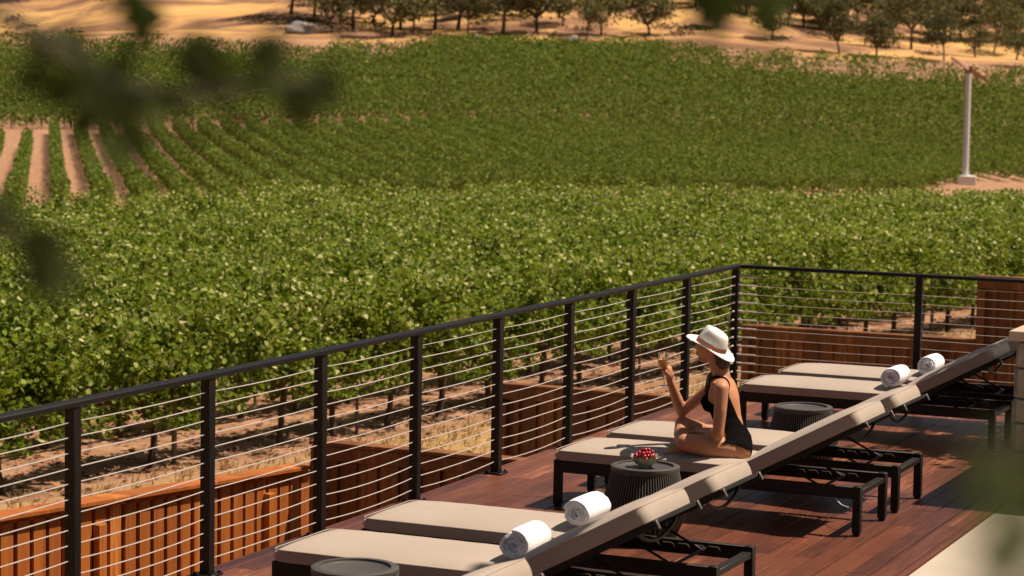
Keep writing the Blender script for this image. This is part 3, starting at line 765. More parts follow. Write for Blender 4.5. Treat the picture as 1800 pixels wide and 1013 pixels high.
# ---- middle block: separate rows running away from the camera
def row_mesh(pts, wdt, h0, h1, per_m, size, rr, tone=.45):
    """pts (k,2) polyline; returns leaf cards following it"""
    seg = np.linalg.norm(np.diff(pts, axis=0), axis=1); Ltot = seg.sum(); n = int(Ltot*per_m)
    u = rr.uniform(0, 1, n)*Ltot; cs = np.concatenate([[0], np.cumsum(seg)])
    x = np.interp(u, cs, pts[:, 0]); y = np.interp(u, cs, pts[:, 1])
    d = (pts[-1]-pts[0]); d /= np.linalg.norm(d); nn = np.array([-d[1], d[0]])
    ww = rr.normal(0, wdt/2.4, n)*(1+.3*np.sin(u*2.7+rr.uniform(0, 6))) if wdt > .7 else rr.uniform(-1, 1, n)*wdt*(1+.22*np.sin(u*2.3+rr.uniform(0, 6)))
    x = x+nn[0]*ww; y = y+nn[1]*ww
    bump = .18*np.sin(u*1.9+rr.uniform(0, 6))+.12*np.sin(u*4.7+1)
    z = hgt(x, y)+h0+(h1-h0+bump)*rr.beta(1.5, 1.1, n)-np.abs(ww)*.35
    P = np.column_stack([x, y, z]); s = rr.uniform(.7, 1.3, n)*size
    return leaves(P, s, .6, np.clip(rr.normal(tone, .24, n), 0, 1), rr)
RB = Vector((math.sin(R(-35.2)), math.cos(R(-35.2)))); NB = Vector((RB.y, -RB.x))
O = Vector(plan(145, -.2095*145))
rowsB = []
_m = MB(); _m.tube([(0, 0, -.1), (.03, 0, .8)], .045, 4, cap=False); TRM = _m.mesh('far_trunk_m', False); TRM.materials.append(M['trunk'])
for i in range(-3, 74):
    base = O+NB*(i*2.35)
    # find start and end along RB by depth limits
    st = None; en = None
    for j in range(-60, 400):
        q = base+RB*(j*.8); dx, dy = q.x-CAM.x, q.y-CAM.y; d = dx*F2.x+dy*F2.y; s = dx*R2.x+dy*R2.y
        c = max(-1.2, min(1.3, s/d/.217)) if d > 20 else 0
        lo = np.interp(c, [-1.2, -1, 0, .78, .9, 1.2], [112, 115, 150, 172, 206, 210]); hi = 230+ (c+1)*7+5*(c > -.2)
        if i < 1: hi = 205
        if d >= lo and st is None: st = j
        if d <= hi and st is not None: en = j
    if st is None or en is None or en-st < 8: continue
    a, b = base+RB*(st*.8), base+RB*(en*.8)
    smid = ((a+b)/2-Vector((CAM.x, CAM.y))); 
    rowsB.append((i, a, b))
for n_, (i, a, b) in enumerate(rowsB):
    rr = np.random.default_rng(500+i); k = max(8, int((b-a).length/2)); pts = np.array([tuple(a+(b-a)*(j/(k-1))) for j in range(k)])
    V, F, vr = row_mesh(pts, .40, .3, 1.65, 120, .16, rr, .55)
    me = big_mesh('vine_row', V, F, vr)
    lab = 'long green vine row on the bare soil block at left, %s row from the left' % ordinal(n_) if n_ < 18 else 'far vine row merging with its neighbours right of the bare soil strips'
    t = thing('vine_row', lab, 'vine row', (0, 0, 0), 0, 'vine rows in the middle field')
    o = addobj('foliage', me, M['vinefar'], t)
    L_ = (b-a).length; u = (b-a)/L_; s = 0
    while s < L_ and n_ < 18:
        q = a+u*s; o = bpy.data.objects.new('trunk', TRM); C.objects.link(o); o.parent = t; o.location = (q.x, q.y, hg(q.x, q.y)); s += 1.6
# ---- upper block: rows across the slope, one mass
stV, stF, stv = [], [], []; nb = 0; rr = np.random.default_rng(77); tk = MB()
row = 0; d0 = 237.0
while d0 < 351:
    lim = .217*d0+14
    n_seg = 60; tilt = .03
    ss = np.linspace(-lim, lim, n_seg)
    pts = np.array([plan(d0+(s+lim)*tilt*1.0+1.5*math.sin(s*.03)+ (8*(s/lim+1) if True else 0)*.4, s) for s in ss])
    gap = []
    V, F, vr = row_mesh(pts, .85, .35, 1.9, 46 if d0 < 270 else 34, .23 if d0 < 270 else .27, rr, .42)
    # patchy top margin
    cx = V.reshape(-1, 6, 3).mean(1); dd = (cx[:, 0]-CAM.x)*F2.x+(cx[:, 1]-CAM.y)*F2.y; s_ = (cx[:, 0]-CAM.x)*R2.x+(cx[:, 1]-CAM.y)*R2.y
    c = s_/dd/.217
    lim2 = np.interp(c, [-1.2, -.7, -.45, -.1, .35, .6, 1.0, 1.2], [347, 340, 331, 346, 342, 336, 332, 330])
    nz = 4*np.sin(s_*.21+row)+3*np.sin(s_*.07)
    bare = (np.sin(s_*.11+row*1.7)+np.sin(s_*.37+row*.9) > np.where(c > .35, -.1, -.05)) & (dd > lim2-np.where(c > .35, 30, 24)) & ((c > .3) | (c < -.2))
    bare |= (row % 3 == 0) & (c > .4) & (dd > lim2-26)
    keep = (dd < lim2+nz) & ~bare
    kf = np.repeat(keep, 2); F = F[kf]; vr = vr[kf]
    if len(F):
        used, inv = np.unique(F, return_inverse=True); V = V[used]; F = inv.reshape(F.shape)
        stV.append(V); stF.append(F+nb); stv.append(vr); nb += len(V)
    if row < 3:
        for s in np.arange(-lim, lim, 1.5):
            x, y = plan(d0+(s+lim)*tilt+1.5*math.sin(s*.03)+(8*(s/lim+1))*.4, s); z = hg(x, y); tk.tube([(x, y, z-.1), (x, y, z+.8)], .05, 4, cap=False)
    d0 += 2.15; row += 1
me = big_mesh('hillside_vineyard', np.concatenate(stV), np.concatenate(stF), np.concatenate(stv))
o = addobj('hillside_vineyard', me, M['vinefar']); kind(o, 'stuff'); tag(o, 'far green vineyard rising to the foot of the golden hill', 'vines')
tk.build('trunks', M['trunk'], o, smooth=False)

# ------------------------------------------------------------------ oaks on the hill
def crown_mesh(seed, n, w_, h_, size):
    r = np.random.default_rng(seed); k = 26
    c = r.normal(size=(k, 3)); c /= np.linalg.norm(c, axis=1)[:, None]; c *= r.uniform(.35, 1, (k, 1))**.6
    c[:, 0] *= w_; c[:, 1] *= w_; c[:, 2] = c[:, 2]*h_*.5
    idx = r.integers(0, k, n); P = c[idx]+r.normal(0, 1, (n, 3))*np.array([.62, .62, .45])*w_*.30
    V, F, vr = leaves(P, r.uniform(.7, 1.3, n)*size, .5, np.clip(r.normal(.45, .25, n), 0, 1), r); return V, F, vr
def oak_parts(seed, H=7.5, wdt=2.9, n=1500, size=.34):
    r = random.Random(seed); m = MB()
    th = H*r.uniform(.2, .36); lean = (r.uniform(-.5, .5), r.uniform(-.3, .3)); top = (lean[0], lean[1], th)
    m.tube([(0, 0, -.4), (lean[0]*.3, lean[1]*.3, th*.5), top], [.2, .15, .13], 8)
    for k in range(6):
        a = k*1.05+r.uniform(-.3, .3); e = (lean[0]+math.cos(a)*wdt*.7, lean[1]+math.sin(a)*wdt*.7, H*r.uniform(.55, .85)); mid = ((top[0]+e[0])/2, (top[1]+e[1])/2, th+(e[2]-th)*.35)
        m.tube([top, mid, e], [.14, .09, .03], 6)
        e2 = (mid[0]+r.uniform(-1, 1), mid[1]+r.uniform(-1, 1), mid[2]+1.2); m.tube([mid, e2], [.07, .02], 5)
    tm = m.mesh('oak_trunk_m'); tm.materials.append(M['bark'])
    V, F, vr = crown_mesh(seed, n, wdt, (H-th)*.95, size); V = V+np.array([lean[0], lean[1], th+(H-th)*.5])
    cm = big_mesh('oak_crown_m', V, F, vr); cm.materials.append(M['oak']); return tm, cm
OK = [oak_parts(200+i, 7.0+i*.4, 3.2+.35*(i % 3), 1500+150*(i % 4), .30) for i in range(6)]
placed = []
r = random.Random(21)
spots = []   # photo column, depth: oaks that can be told apart along the lower edge
for px, d in [(505, 392), (545, 384), (577, 366), (592, 384), (614, 371), (648, 392), (682, 362), (697, 380), (719, 372), (757, 384), (797, 378), (815, 362), (842, 398), (876, 366), (905, 392), (935, 372), (980, 384), (1022, 362), (1048, 372), (1132, 372), (1100, 400), (1160, 405), (1212, 398), (1250, 380),
              (1345, 372), (1400, 405), (1465, 358), (1508, 378), (1530, 354), (1560, 392), (1590, 376), (1648, 352), (1702, 366), (1735, 395), (1775, 380), (1795, 346), (1620, 402), (1440, 398), (1300, 400)]:
    spots.append((px, d))
for _ in range(110):
    px = r.choice([r.uniform(560, 1900), r.uniform(900, 1900)]); d = r.uniform(402, 450); spots.append((px, d))
for _ in range(14): spots.append((r.uniform(-100, 480), r.uniform(442, 480)))
spots2 = []
for px, d in spots:
    s = (px-900)/FPX*d; x, y = plan(d, s)
    if any((x-a)**2+(y-b)**2 < 9 for a, b in placed): continue
    placed.append((x, y)); spots2.append((px, d, x, y))
spots2.sort(key=lambda a: a[1])
fr = sorted([s for s in spots2 if s[1] < 380 and s[0] > 480], key=lambda a: a[0])
for n_, (px, d, x, y) in enumerate(spots2):
    tm, cm = OK[r.randrange(6)]; k = (px, d, x, y)
    if k in fr and fr.index(k) < 30: lab = 'oak at the golden hill foot, %s from the left of the front oaks' % ordinal(fr.index(k))
    else: lab = 'dusky green oak higher on the dry hillside, crowded behind the front oaks'
    t = thing('oak_tree', lab, 'tree', (x, y, hg(x, y)), r.uniform(0, 6.28), 'oaks on the dry hillside'); s = r.uniform(.9, 1.55) if px < 980 else r.uniform(.62, 1.15); t.scale = (s*r.uniform(.8, 1.45), s*r.uniform(.8, 1.45), s*r.uniform(.8, 1.3)); t.rotation_euler = (r.uniform(-.12, .12), r.uniform(-.12, .12), r.uniform(0, 6.28))
    o = bpy.data.objects.new('crown', cm); C.objects.link(o); o.parent = t
    o = bpy.data.objects.new('trunk', tm); C.objects.link(o); o.parent = t
# low brush on the hill
V_, F_, v_ = [], [], []; nb = 0; rr = np.random.default_rng(8)
for _ in range(60):
    px = rr.uniform(-50, 1900); d = rr.uniform(362, 450); s = (px-900)/FPX*d; x, y = plan(d, s)
    n = 120; P = np.column_stack([rr.normal(x, 1.2, n), rr.normal(y, 1.2, n), np.zeros(n)]); P[:, 2] = hgt(P[:, 0], P[:, 1])+np.abs(rr.normal(0, .35, n))
    V, F, vr = leaves(P, rr.uniform(.2, .4, n), .4, rr.random(n)*.5, rr); V_.append(V); F_.append(F+nb); v_.append(vr); nb += len(V)
me = big_mesh('dry_brush', np.concatenate(V_), np.concatenate(F_), np.concatenate(v_))
o = addobj('dry_brush', me, leafmat('dry_brush_leaf', [(0, (.08, .05, .03)), (1, (.2, .13, .07))], .1, .8, 0)); kind(o, 'stuff'); tag(o, 'low brown scrub scattered over the golden hill', 'brush')
def boulder(px, d, sx, sy, sz, seed, label):
    bm = bmesh.new(); bmesh.ops.create_icosphere(bm, subdivisions=3, radius=1); rr_ = random.Random(seed)
    ph = [rr_.uniform(0, 6) for _ in range(6)]
    for v in bm.verts:
        c = v.co; k = 1+.18*math.sin(c.x*3+ph[0])*math.sin(c.y*3.3+ph[1])+.1*math.sin(c.z*6+ph[2]+c.x*4); v.co = Vector((c.x*sx, c.y*sy, c.z*sz))*k
    me = bpy.data.meshes.new('boulder'); bm.to_mesh(me); bm.free(); finish(me, True, 25)
    s = (px-900)/FPX*d; x, y = plan(d, s); o = addobj('boulder', me, M['rock']); o.location = (x, y, hg(x, y)+sz*.2); o.rotation_euler = (0, 0, seed)
    tag(o, label, 'boulder')
boulder(532, 364, 3.2, 2.0, 1.5, 1, 'pale grey boulder at the hill foot, left of the oaks')
boulder(828, 357, 1.6, 1.3, .7, 2, 'low grey boulder at the hill foot under the middle oaks')
boulder(1000, 357, 1.2, 1.0, .9, 3, 'dark boulder at the vineyard edge under an oak, right of centre')

# ------------------------------------------------------------------ wind machine
def wind_machine():
    d = 199; s = (1692-900)/FPX*d; x, y = plan(d, s); z0 = hg(x, y)-.1
    # stands so that its foot shows at the road between the fields
    t = thing('wind_machine', 'tall pale frost fan tower with a two-bladed reddish propeller standing among the vines', 'wind machine', (x, y, z0))
    m = MB(); m.box((0, 0, .45), (1.6, 1.3, .85), Matrix.Rotation(.5, 3, 'Z'), bev=.06); m.build('base_housing', M['concrete'], t)
    m = MB(); m.tube([(0, 0, .5), (0, 0, 9.6)], [.29, .23], 20); m.tube([(0, 0, .5), (0, 0, 1.0)], .36, 20); m.build('pole', M['whitepaint'], t)
    m = MB(); m.tube([(-.5*F2.x, -.5*F2.y, 9.75), (.5*F2.x, .5*F2.y, 9.75)], .3, 14); m.tube([(0, 0, 9.5), (0, 0, 9.9)], .3, 12); hd = m.build('gearbox', M['metal'] if False else M['stake'], t)
    # blades in the plane facing the camera
    ax = Vector((R2.x, R2.y, 0)); up = Vector((0, 0, 1)); c = Vector((-.55*F2.x, -.55*F2.y, 9.75)); nrm = Vector((-F2.x, -F2.y, 0))
    u = (ax*-1.0+up*.62).normalized()
    for sgn, L_ in ((1, 1.8), (-1, 1.8)):
        m = MB(); vs = []; k = 8
        wv = nrm.cross(u)
        for i in range(k):
            q = i/(k-1); cen = c+u*sgn*(.1+q*L_); wd = .20*(1-.35*q); tw = R(28*(1-q)+10)*sgn; e = wv*math.cos(tw)+nrm*math.sin(tw); f_ = nrm*math.cos(tw)-wv*math.sin(tw)
            vs += [cen-e*wd, cen+f_*.05, cen+e*wd, cen-f_*.05]
        fs = [(i*4+j, i*4+(j+1) % 4, i*4+4+(j+1) % 4, i*4+4+j) for i in range(k-1) for j in range(4)]+[(0, 1, 2, 3), (k*4-4, k*4-3, k*4-2, k*4-1)]
        m.add(vs, fs); m.build('fan_blade', M['rust'], t)
wind_machine()

# ------------------------------------------------------------------ woman
def cap_(mb, p0, r0, p1, r1, n=14):
    p0 = Vector(p0); p1 = Vector(p1); d = p1-p0; L_ = d.length; t = d/L_; pts = []; rs = []
    for i in range(4):
        a = math.pi/2*(1-i/4); pts.append(p0-t*r0*math.sin(a)); rs.append(max(r0*math.cos(a), .0008))
    for i in range(5):
        q = i/4; pts.append(p0+d*q); rs.append(r0+(r1-r0)*q)
    for i in range(1, 5):
        a = math.pi/2*(i/4); pts.append(p1+t*r1*math.sin(a)); rs.append(max(r1*math.cos(a), .0008))
    mb.tube(pts, rs, n)
def ell(mb, c, r, rot=None):
    bm = bmesh.new(); bmesh.ops.create_icosphere(bm, subdivisions=3, radius=1); bm.verts.index_update()
    rot = rot or Matrix.Identity(3); c = Vector(c)
    vs = [c+rot @ Vector((v.co.x*r[0], v.co.y*r[1], v.co.z*r[2])) for v in bm.verts]; mb.add(vs, [[v.index for v in f.verts] for f in bm.faces]); bm.free()
def loft(mb, secs, n=24):
    """secs: (center, half-depth, half-width, tilt deg) depth along the body's facing axis (x) tilted by tilt about y"""
    vs = []; fs = []
    for (c, a, b, tl) in secs:
        c = Vector(c); e = Vector((math.cos(R(tl)), 0, -math.sin(R(tl))))
        for j in range(n):
            th = j*2*math.pi/n; vs.append(c+e*(a*math.cos(th))+Vector((0, 1, 0))*(b*math.sin(th)))
    for i in range(len(secs)-1):
        for j in range(n): fs.append((i*n+j, i*n+(j+1) % n, (i+1)*n+(j+1) % n, (i+1)*n+j))
    fs += [tuple(range(n))[::-1], tuple((len(secs)-1)*n+j for j in range(n))]
    mb.add(vs, fs)
def voxel(mb, size, smooth_it, name):
    me = bpy.data.meshes.new(name+'_raw'); me.from_pydata(mb.v, [], mb.f); me.update()
    bm = bmesh.new(); bm.from_mesh(me); bmesh.ops.recalc_face_normals(bm, faces=bm.faces); bm.to_mesh(me); bm.free()
    o = bpy.data.objects.new(name, me); C.objects.link(o)
    rm = o.modifiers.new('r', 'REMESH'); rm.mode = 'VOXEL'; rm.voxel_size = size; rm.use_smooth_shade = True
    s = o.modifiers.new('s', 'SMOOTH'); s.factor = .5; s.iterations = smooth_it
    dg = bpy.context.evaluated_depsgraph_get(); out = bpy.data.meshes.new_from_object(o.evaluated_get(dg)); out.name = name
    bpy.data.objects.remove(o)
    for p_ in out.polygons: p_.use_smooth = True
    return out

def woman():
    YC = LY['C']+.31
    t = thing('person', 'woman in a white brimmed hat and black swimsuit sitting cross-legged, raising a glass', 'person', (1.9, YC, .39))
    B = Vector((1.9, YC, .39))
    b = MB()
    A = lambda px, py, y: at(px, py, y)
    # torso sections (bottom to top)
    yc = YC
    S = [(A(1290, 800, yc), .085, .145, -4), (A(1288, 786, yc), .115, .172, -4), (A(1287, 770, yc), .108, .165, -6), (A(1283, 752, yc), .090, .132, -8), (A(1279, 735, yc), .082, .118, -10),
         (A(1274, 716, yc), .092, .130, -10), (A(1270, 700, yc), .100, .142, -6), (A(1270, 684, yc), .085, .150, 0), (A(1271, 670, yc), .062, .140, 10), (A(1270, 660, yc), .045, .075, 14)]
    loft(b, S)
    # bust
    for yy in (-.062, .062): ell(b, A(1253, 706, yc)+Vector((0.0, yy, 0)), (.052, .052, .055))
    # neck
    cap_(b, A(1270, 664, yc), .052, A(1257, 634, yc), .047)
    # shoulders
    shL = A(1268, 684, yc-.155); shR = A(1266, 671, yc+.150)
    cap_(b, shL, .047, A(1270, 672, yc-.03), .045); cap_(b, shR, .045, A(1270, 670, yc+.03), .045)
    # left (near) arm
    elL = A(1262, 764, yc-.19); wrL = A(1231, 758, yc-.04)
    cap_(b, shL, .047, A(1266, 722, yc-.18), .041); cap_(b, A(1266, 722, yc-.18), .041, elL, .036)
    m_ = elL.lerp(wrL, .35); cap_(b, elL, .036, m_, .036); cap_(b, m_, .036, wrL, .025)
    # right (far) arm
    elR = A(1198, 724, yc+.13); wrR = A(1177, 667, yc+.03)
    m_ = shR.lerp(elR, .5); cap_(b, shR, .045, m_, .040); cap_(b, m_, .040, elR, .035)
    m_ = elR.lerp(wrR, .35); cap_(b, elR, .036, m_, .037); cap_(b, m_, .037, wrR, .023)
    # hips and legs
    hipL = A(1284, 791, yc-.10); hipR = A(1286, 786, yc+.10)
    knL = A(1205, 778, yc-.235); knR = A(1200, 746, yc+.14)
    m_ = hipL.lerp(knL, .45)+Vector((0, 0, .0)); cap_(b, hipL, .086, m_, .074); cap_(b, m_, .074, knL, .056)
    ell(b, A(1297, 791, yc-.075), (.086, .088, .084)); ell(b, A(1297, 788, yc+.075), (.086, .086, .084))
    m_ = hipR.lerp(knR, .45); cap_(b, hipR, .086, m_, .070); cap_(b, m_, .070, knR, .052)
    anL = A(1200, 785, yc+.0); anR = A(1203, 794, yc-.15)
    m_ = knL.lerp(anL, .4); cap_(b, knL, .050, m_, .050); cap_(b, m_, .050, anL, .032)
    m_ = knR.lerp(anR, .38)+Vector((-.01, 0, 0)); cap_(b, knR, .050, m_, .052); cap_(b, m_, .052, anR, .033)
    # feet
    def foot(an, toe, side):
        an = Vector(an); toe = Vector(toe); d = (toe-an).normalized(); sd = Vector((0, 0, 1)).cross(d).normalized()*side
        heel = an-d*.035-Vector((0, 0, .012)); cap_(b, heel, .030, an, .033); cap_(b, an, .032, toe-d*.02, .026)
        cap_(b, heel, .026, toe-d*.03-Vector((0, 0, .006)), .022)
        for k, (o_, l_, rr_) in enumerate(((-.026, .030, .0125), (-.010, .026, .010), (.003, .022, .0095), (.015, .017, .009), (.026, .011, .0085))):
            c = toe-d*.022+sd*o_; cap_(b, c, rr_, c+d*(l_+.006)-Vector((0, 0, .004)), rr_*.85, 10)
    foot(anL, A(1179, 783, yc+.06), 1); foot(anR, A(1172, 795, yc-.205), -1)
    # head
    hc = A(1254.5, 602, yc); F_ = Matrix.Rotation(R(0), 3, 'Y')
    def H(x, y, z): return hc+Vector((x, y, z))      # x negative is forward
    ell(b, H(-.004, 0, -.020), (.078, .070, .062)); ell(b, H(-.035, 0, -.03), (.066, .060, .085))
    cap_(b, H(-.055, 0, -.105), .028, H(.01, 0, -.07), .048); ell(b, H(-.078, 0, -.108), (.022, .024, .020))
    ell(b, H(-.086, 0, -.03), (.024, .045, .05))
    cap_(b, H(-.098, 0, -.010), .009, H(-.121, 0, -.040), .0105); ell(b, H(-.112, .010, -.045), (.010, .009, .008)); ell(b, H(-.112, -.010, -.045), (.010, .009, .008))
    ell(b, H(-.103, 0, -.068), (.012, .022, .0075)); ell(b, H(-.101, 0, -.080), (.012, .020, .008))
    ell(b, H(-.090, 0, .014), (.020, .050, .012))
    for sy in (-1, 1):
        ell(b, H(.006, sy*.079, -.045), (.017, .012, .030), Matrix.Rotation(R(15), 3, 'Y')); ell(b, H(-.07, sy*.038, -.045), (.024, .022, .024))
    body = voxel(b, .0055, 4, 'body_m')
    # hands as separate finer surface merged: right hand round the glass
    hb = MB()
    wr = wrR; gl = A(1168.5, 655, yc-.01)     # where fingers hold the stem
    palm = A(1177, 654, yc+.02)
    def hand_r():
        up = Vector((0, 0, 1))
        cap_(hb, wr, .0235, wr.lerp(palm, .6), .026); ell(hb, palm, (.018, .034, .042), Matrix.Rotation(R(-12), 3, 'Y'))
        ell(hb, wr.lerp(palm, .7), (.020, .030, .035))
        tips = []
        for k in range(4):
            z = .026-k*.017
            kn = palm+Vector((-.004, .030, z)); a1 = kn+Vector((-.030, .018, .004)); a2 = a1+Vector((-.026, -.012, .000)); tip = gl+Vector((-.012, -.012+.002*k, z+.004-.002*k))
            ln = [1, 1.06, 1.0, .84][k]; rr_ = [.0085, .0088, .0083, .0072][k]
            a1 = kn+(a1-kn)*ln; cap_(hb, kn, rr_*1.08, a1, rr_, 10); cap_(hb, a1, rr_, a2, rr_*.93, 10); cap_(hb, a2, rr_*.93, tip, rr_*.8, 10)
        th0 = palm+Vector((.002, -.026, -.014)); th1 = th0+Vector((-.020, -.012, .020)); th2 = gl+Vector((.004, -.014, .030))
        cap_(hb, palm+Vector((.004, -.012, -.03)), .014, th0, .013, 10); cap_(hb, th0, .012, th1, .0105, 10); cap_(hb, th1, .0105, th2, .0085, 10)
    hand_r()
    # left hand relaxed on the shin behind the near knee
    pl_ = wrL+(A(1218, 762, yc-.0)-wrL).normalized()*.05; dL = (pl_-wrL).normalized(); sL = Vector((0, 0, 1)).cross(dL).normalized()
    cap_(hb, wrL, .0245, wrL.lerp(pl_, .7), .025); ell(hb, pl_, (.045, .036, .016), Matrix.Rotation(math.atan2(dL.y, dL.x), 3, 'Z'))
    for k in range(4):
        o_ = (-.027+.018*k); ln = [.8, 1, 1.06, .95][k]; kn = pl_+dL*.036+sL*o_; a1 = kn+dL*.034*ln+Vector((0, 0, -.006)); a2 = a1+dL*.02*ln+Vector((0, 0, -.018)); a3 = a2+dL*.008+Vector((0, 0, -.018))
        cap_(hb, kn, .009, a1, .0085, 10); cap_(hb, a1, .0085, a2, .008, 10); cap_(hb, a2, .008, a3, .007, 10)
    a0 = pl_+sL*.03-dL*.015; cap_(hb, a0, .013, a0+sL*.022+dL*.02, .010, 10); cap_(hb, a0+sL*.022+dL*.02, .010, a0+sL*.03+dL*.045-Vector((0, 0, .01)), .0085, 10)
    # join body and hands in one surface
    V0 = [tuple(v.co) for v in body.vertices]; F0 = [tuple(p_.vertices) for p_ in body.polygons]
    jb = MB(); jb.add(V0, F0); jb.add(hb.v, hb.f)
    full = voxel(jb, .0036, 2, 'body_m2')
    co = np.empty(len(full.vertices)*3, np.float32); full.vertices.foreach_get('co', co); co = co.reshape(-1, 3)-np.array(B, np.float32); full.vertices.foreach_set('co', co.ravel()); full.update()
    bo = addobj('body', full, M['skin'], t)
    # ---- swimsuit: shell taken from the torso region
    no = np.empty(len(full.vertices)*3, np.float32); full.vertices.foreach_get('normal', no); no = no.reshape(-1, 3)
    W = co+np.array(B, np.float32)
    zc = np.array([s[0].z for s in S]); xc = np.array([s[0].x for s in S])
    ax = np.array([s[1] for s in S]); bx = np.array([s[2] for s in S])
    dy = W[:, 1]-yc; z = W[:, 2]; dx = W[:, 0]-np.interp(z, zc, xc); ady = np.abs(dy)
    ra = np.interp(z, zc, ax); rb = np.interp(z, zc, bx)
    rr_ = np.sqrt((dx/(ra+.001))**2+(dy/(rb+.001))**2)
    Z = lambda px, py: at(px, py, yc-.17).z
    lowline = np.interp(W[:, 0], [at(1254, 782, yc-.17).x, at(1262, 782, yc-.17).x, at(1282, 782, yc-.17).x, at(1302, 782, yc-.17).x, at(1316, 782, yc-.17).x], [Z(1254, 779), Z(1262, 779.5), Z(1282, 780), Z(1302, 788), Z(1318, 799)])
    low = lowline-np.clip(.07-ady, 0, .07)*1.6*(dx > -.02)-np.clip(.09-ady, 0, .09)*.8
    zf0, zf1 = at(1250, 708, yc).z, at(1250, 682, yc).z; zk0, zk1 = at(1290, 748, yc).z, at(1290, 700, yc).z
    topf = zf0+(ady/.10)**2*(zf1-zf0); topb = zk0+np.minimum(1.12, (ady/.085)**1.3)*(zk1-zk0)
    t_ = np.clip((dx+.03)/.05, 0, 1); top = topf*(1-t_)+topb*t_
    zarm = at(1275, 704, yc).z
    arm_open = zarm+np.clip(.128-ady, -1, .02)*2.2     # armhole
    top = np.where(t_ < 1, np.minimum(top, np.where(ady > .118, arm_open, top)), top)
    lam = 1.0
    def seg(p, q, rad):
        p = np.array(p); q = np.array(q); v = q-p; tt = np.clip(((W-p)@v)/(v@v), 0, 1); return np.linalg.norm(W-(p+tt[:, None]*v), axis=1)-rad
    arm = np.minimum.reduce([np.where(ady > .115, np.minimum(seg(shL, elL, .060), seg(shR, elR, .060)), 1), seg(shL.lerp(elL, .3), elL, .050), seg(elL, wrL, .046), seg(shR.lerp(elR, .3), elR, .052)])
    legs = np.minimum(seg(hipL.lerp(knL, .42), knL, .090), seg(hipR.lerp(knR, .42), knR, .088))
    g1 = np.minimum.reduce([z-low, top-z, (1.36-rr_)*.1, arm, legs])
    sc0 = .100-np.clip(z-zf1, 0, .1)*.25
    g2 = np.minimum.reduce([.0105-np.abs(ady-sc0), z-(zf0+.0), at(1268, 655, yc).z-z, (1.75-rr_)*.1, dx+.12])
    g = np.maximum(g1, g2)
    vs = []; tri_out = []; vmap = {}
    def vin(i):
        if ('v', i) not in vmap: vmap[('v', i)] = len(vs); vs.append(tuple(co[i]+no[i]*.0022))
        return vmap[('v', i)]
    def vcut(i, j_):
        k_ = ('e', min(i, j_), max(i, j_))
        if k_ not in vmap:
            a_ = g[i]/(g[i]-g[j_]); p_ = (co[i]+no[i]*.0022)*(1-a_)+(co[j_]+no[j_]*.0022)*a_; vmap[k_] = len(vs); vs.append(tuple(p_))
        return vmap[k_]
    for p_ in full.polygons:
        f = list(p_.vertices)
        if not any(g[i] > 0 for i in f): continue
        for t3 in ([f] if len(f) == 3 else [[f[0], f[1], f[2]], [f[0], f[2], f[3]]]):
            poly = []
            for q_ in range(3):
                a_, b_ = t3[q_], t3[(q_+1) % 3]
                if g[a_] > 0: poly.append(vin(a_))
                if (g[a_] > 0) != (g[b_] > 0): poly.append(vcut(a_, b_))
            if len(poly) >= 3: tri_out.append(tuple(poly))
    me = bpy.data.meshes.new('swimsuit'); me.from_pydata(vs, [], tri_out); me.update()
    for p_ in me.polygons: p_.use_smooth = True
    so = addobj('swimsuit', me, M['suit'], t)
    sm_ = so.modifiers.new('solid', 'SOLIDIFY'); sm_.thickness = .003; sm_.offset = 1
    # ---- hair
    frH = at(1203, 592.5, yc); bkH = at(1291, 640, yc); tiltH = math.atan2(frH.z-bkH.z, bkH.x-frH.x); cenH = at(1250.0, 609, yc)
    h = MB()
    ell(h, H(.016, 0, -.016), (.090, .084, .070))
    for sy in (-1, 1): cap_(h, H(.02, sy*.062, .02), .024, H(.045, sy*.05, -.06), .022)
    cap_(h, H(.052, 0, -.03), .060, H(.066, -.012, -.125), .046); cap_(h, H(.060, 0, -.115), .034, H(.035, .055, -.165), .030)
    pts = [H(.035, .055, -.165), H(-.02, .085, -.20), H(-.045, .082, -.26), H(-.055, .075, -.33), H(-.052, .07, -.375)]; rs = [.030, .028, .030, .025, .008]
    for a_, b_, r1, r2 in zip(pts[:-1], pts[1:], rs[:-1], rs[1:]): cap_(h, a_, r1, b_, r2)
    hm = voxel(h, .005, 3, 'hair_m')
    # strands: groove the hair along its length
    c2 = np.empty(len(hm.vertices)*3, np.float32); hm.vertices.foreach_get('co', c2); c2 = c2.reshape(-1, 3)
    n2 = np.empty(len(hm.vertices)*3, np.float32); hm.vertices.foreach_get('normal', n2); n2 = n2.reshape(-1, 3)
    c2 = c2+n2*(.0025*np.sin(np.arctan2(c2[:, 1]-yc, c2[:, 0]-hc.x)*26))[:, None]-np.array(B, np.float32)
    # keep the face clear
    hm.vertices.foreach_set('co', c2.ravel()); hm.update()
    bm = bmesh.new(); bm.from_mesh(hm); hl = hc-B
    hi_ = Matrix.Rotation(-tiltH, 3, 'Y'); hcl = cenH-B
    def gone(v):
        x, y, z = v.co.x-hl.x, v.co.y-hl.y, v.co.z-hl.z
        if (hi_ @ (v.co-hcl)).z > -.010: return True
        if x < -.03 and z > -.13: return True
        if y < .045 and x < .018 and z < -.030 and z > -.2: return True
        return False
    dl = [v for v in bm.verts if gone(v)]
    bmesh.ops.delete(bm, geom=dl, context='VERTS'); bm.to_mesh(hm); bm.free()
    addobj('hair', hm, M['hair'], t)
    # ---- eyes, brows, lips
    e = MB()
    for sy in (-1, 1): ell(e, H(-.098, sy*.034, -.010)-B, (.008, .014, .005))
    e.build('eyelid_lashes', M['eye'], t); e = MB()
    for sy in (-1, 1): cap_(e, H(-.104, sy*.016, .012)-B, .0035, H(-.092, sy*.048, .014)-B, .0028, 8)
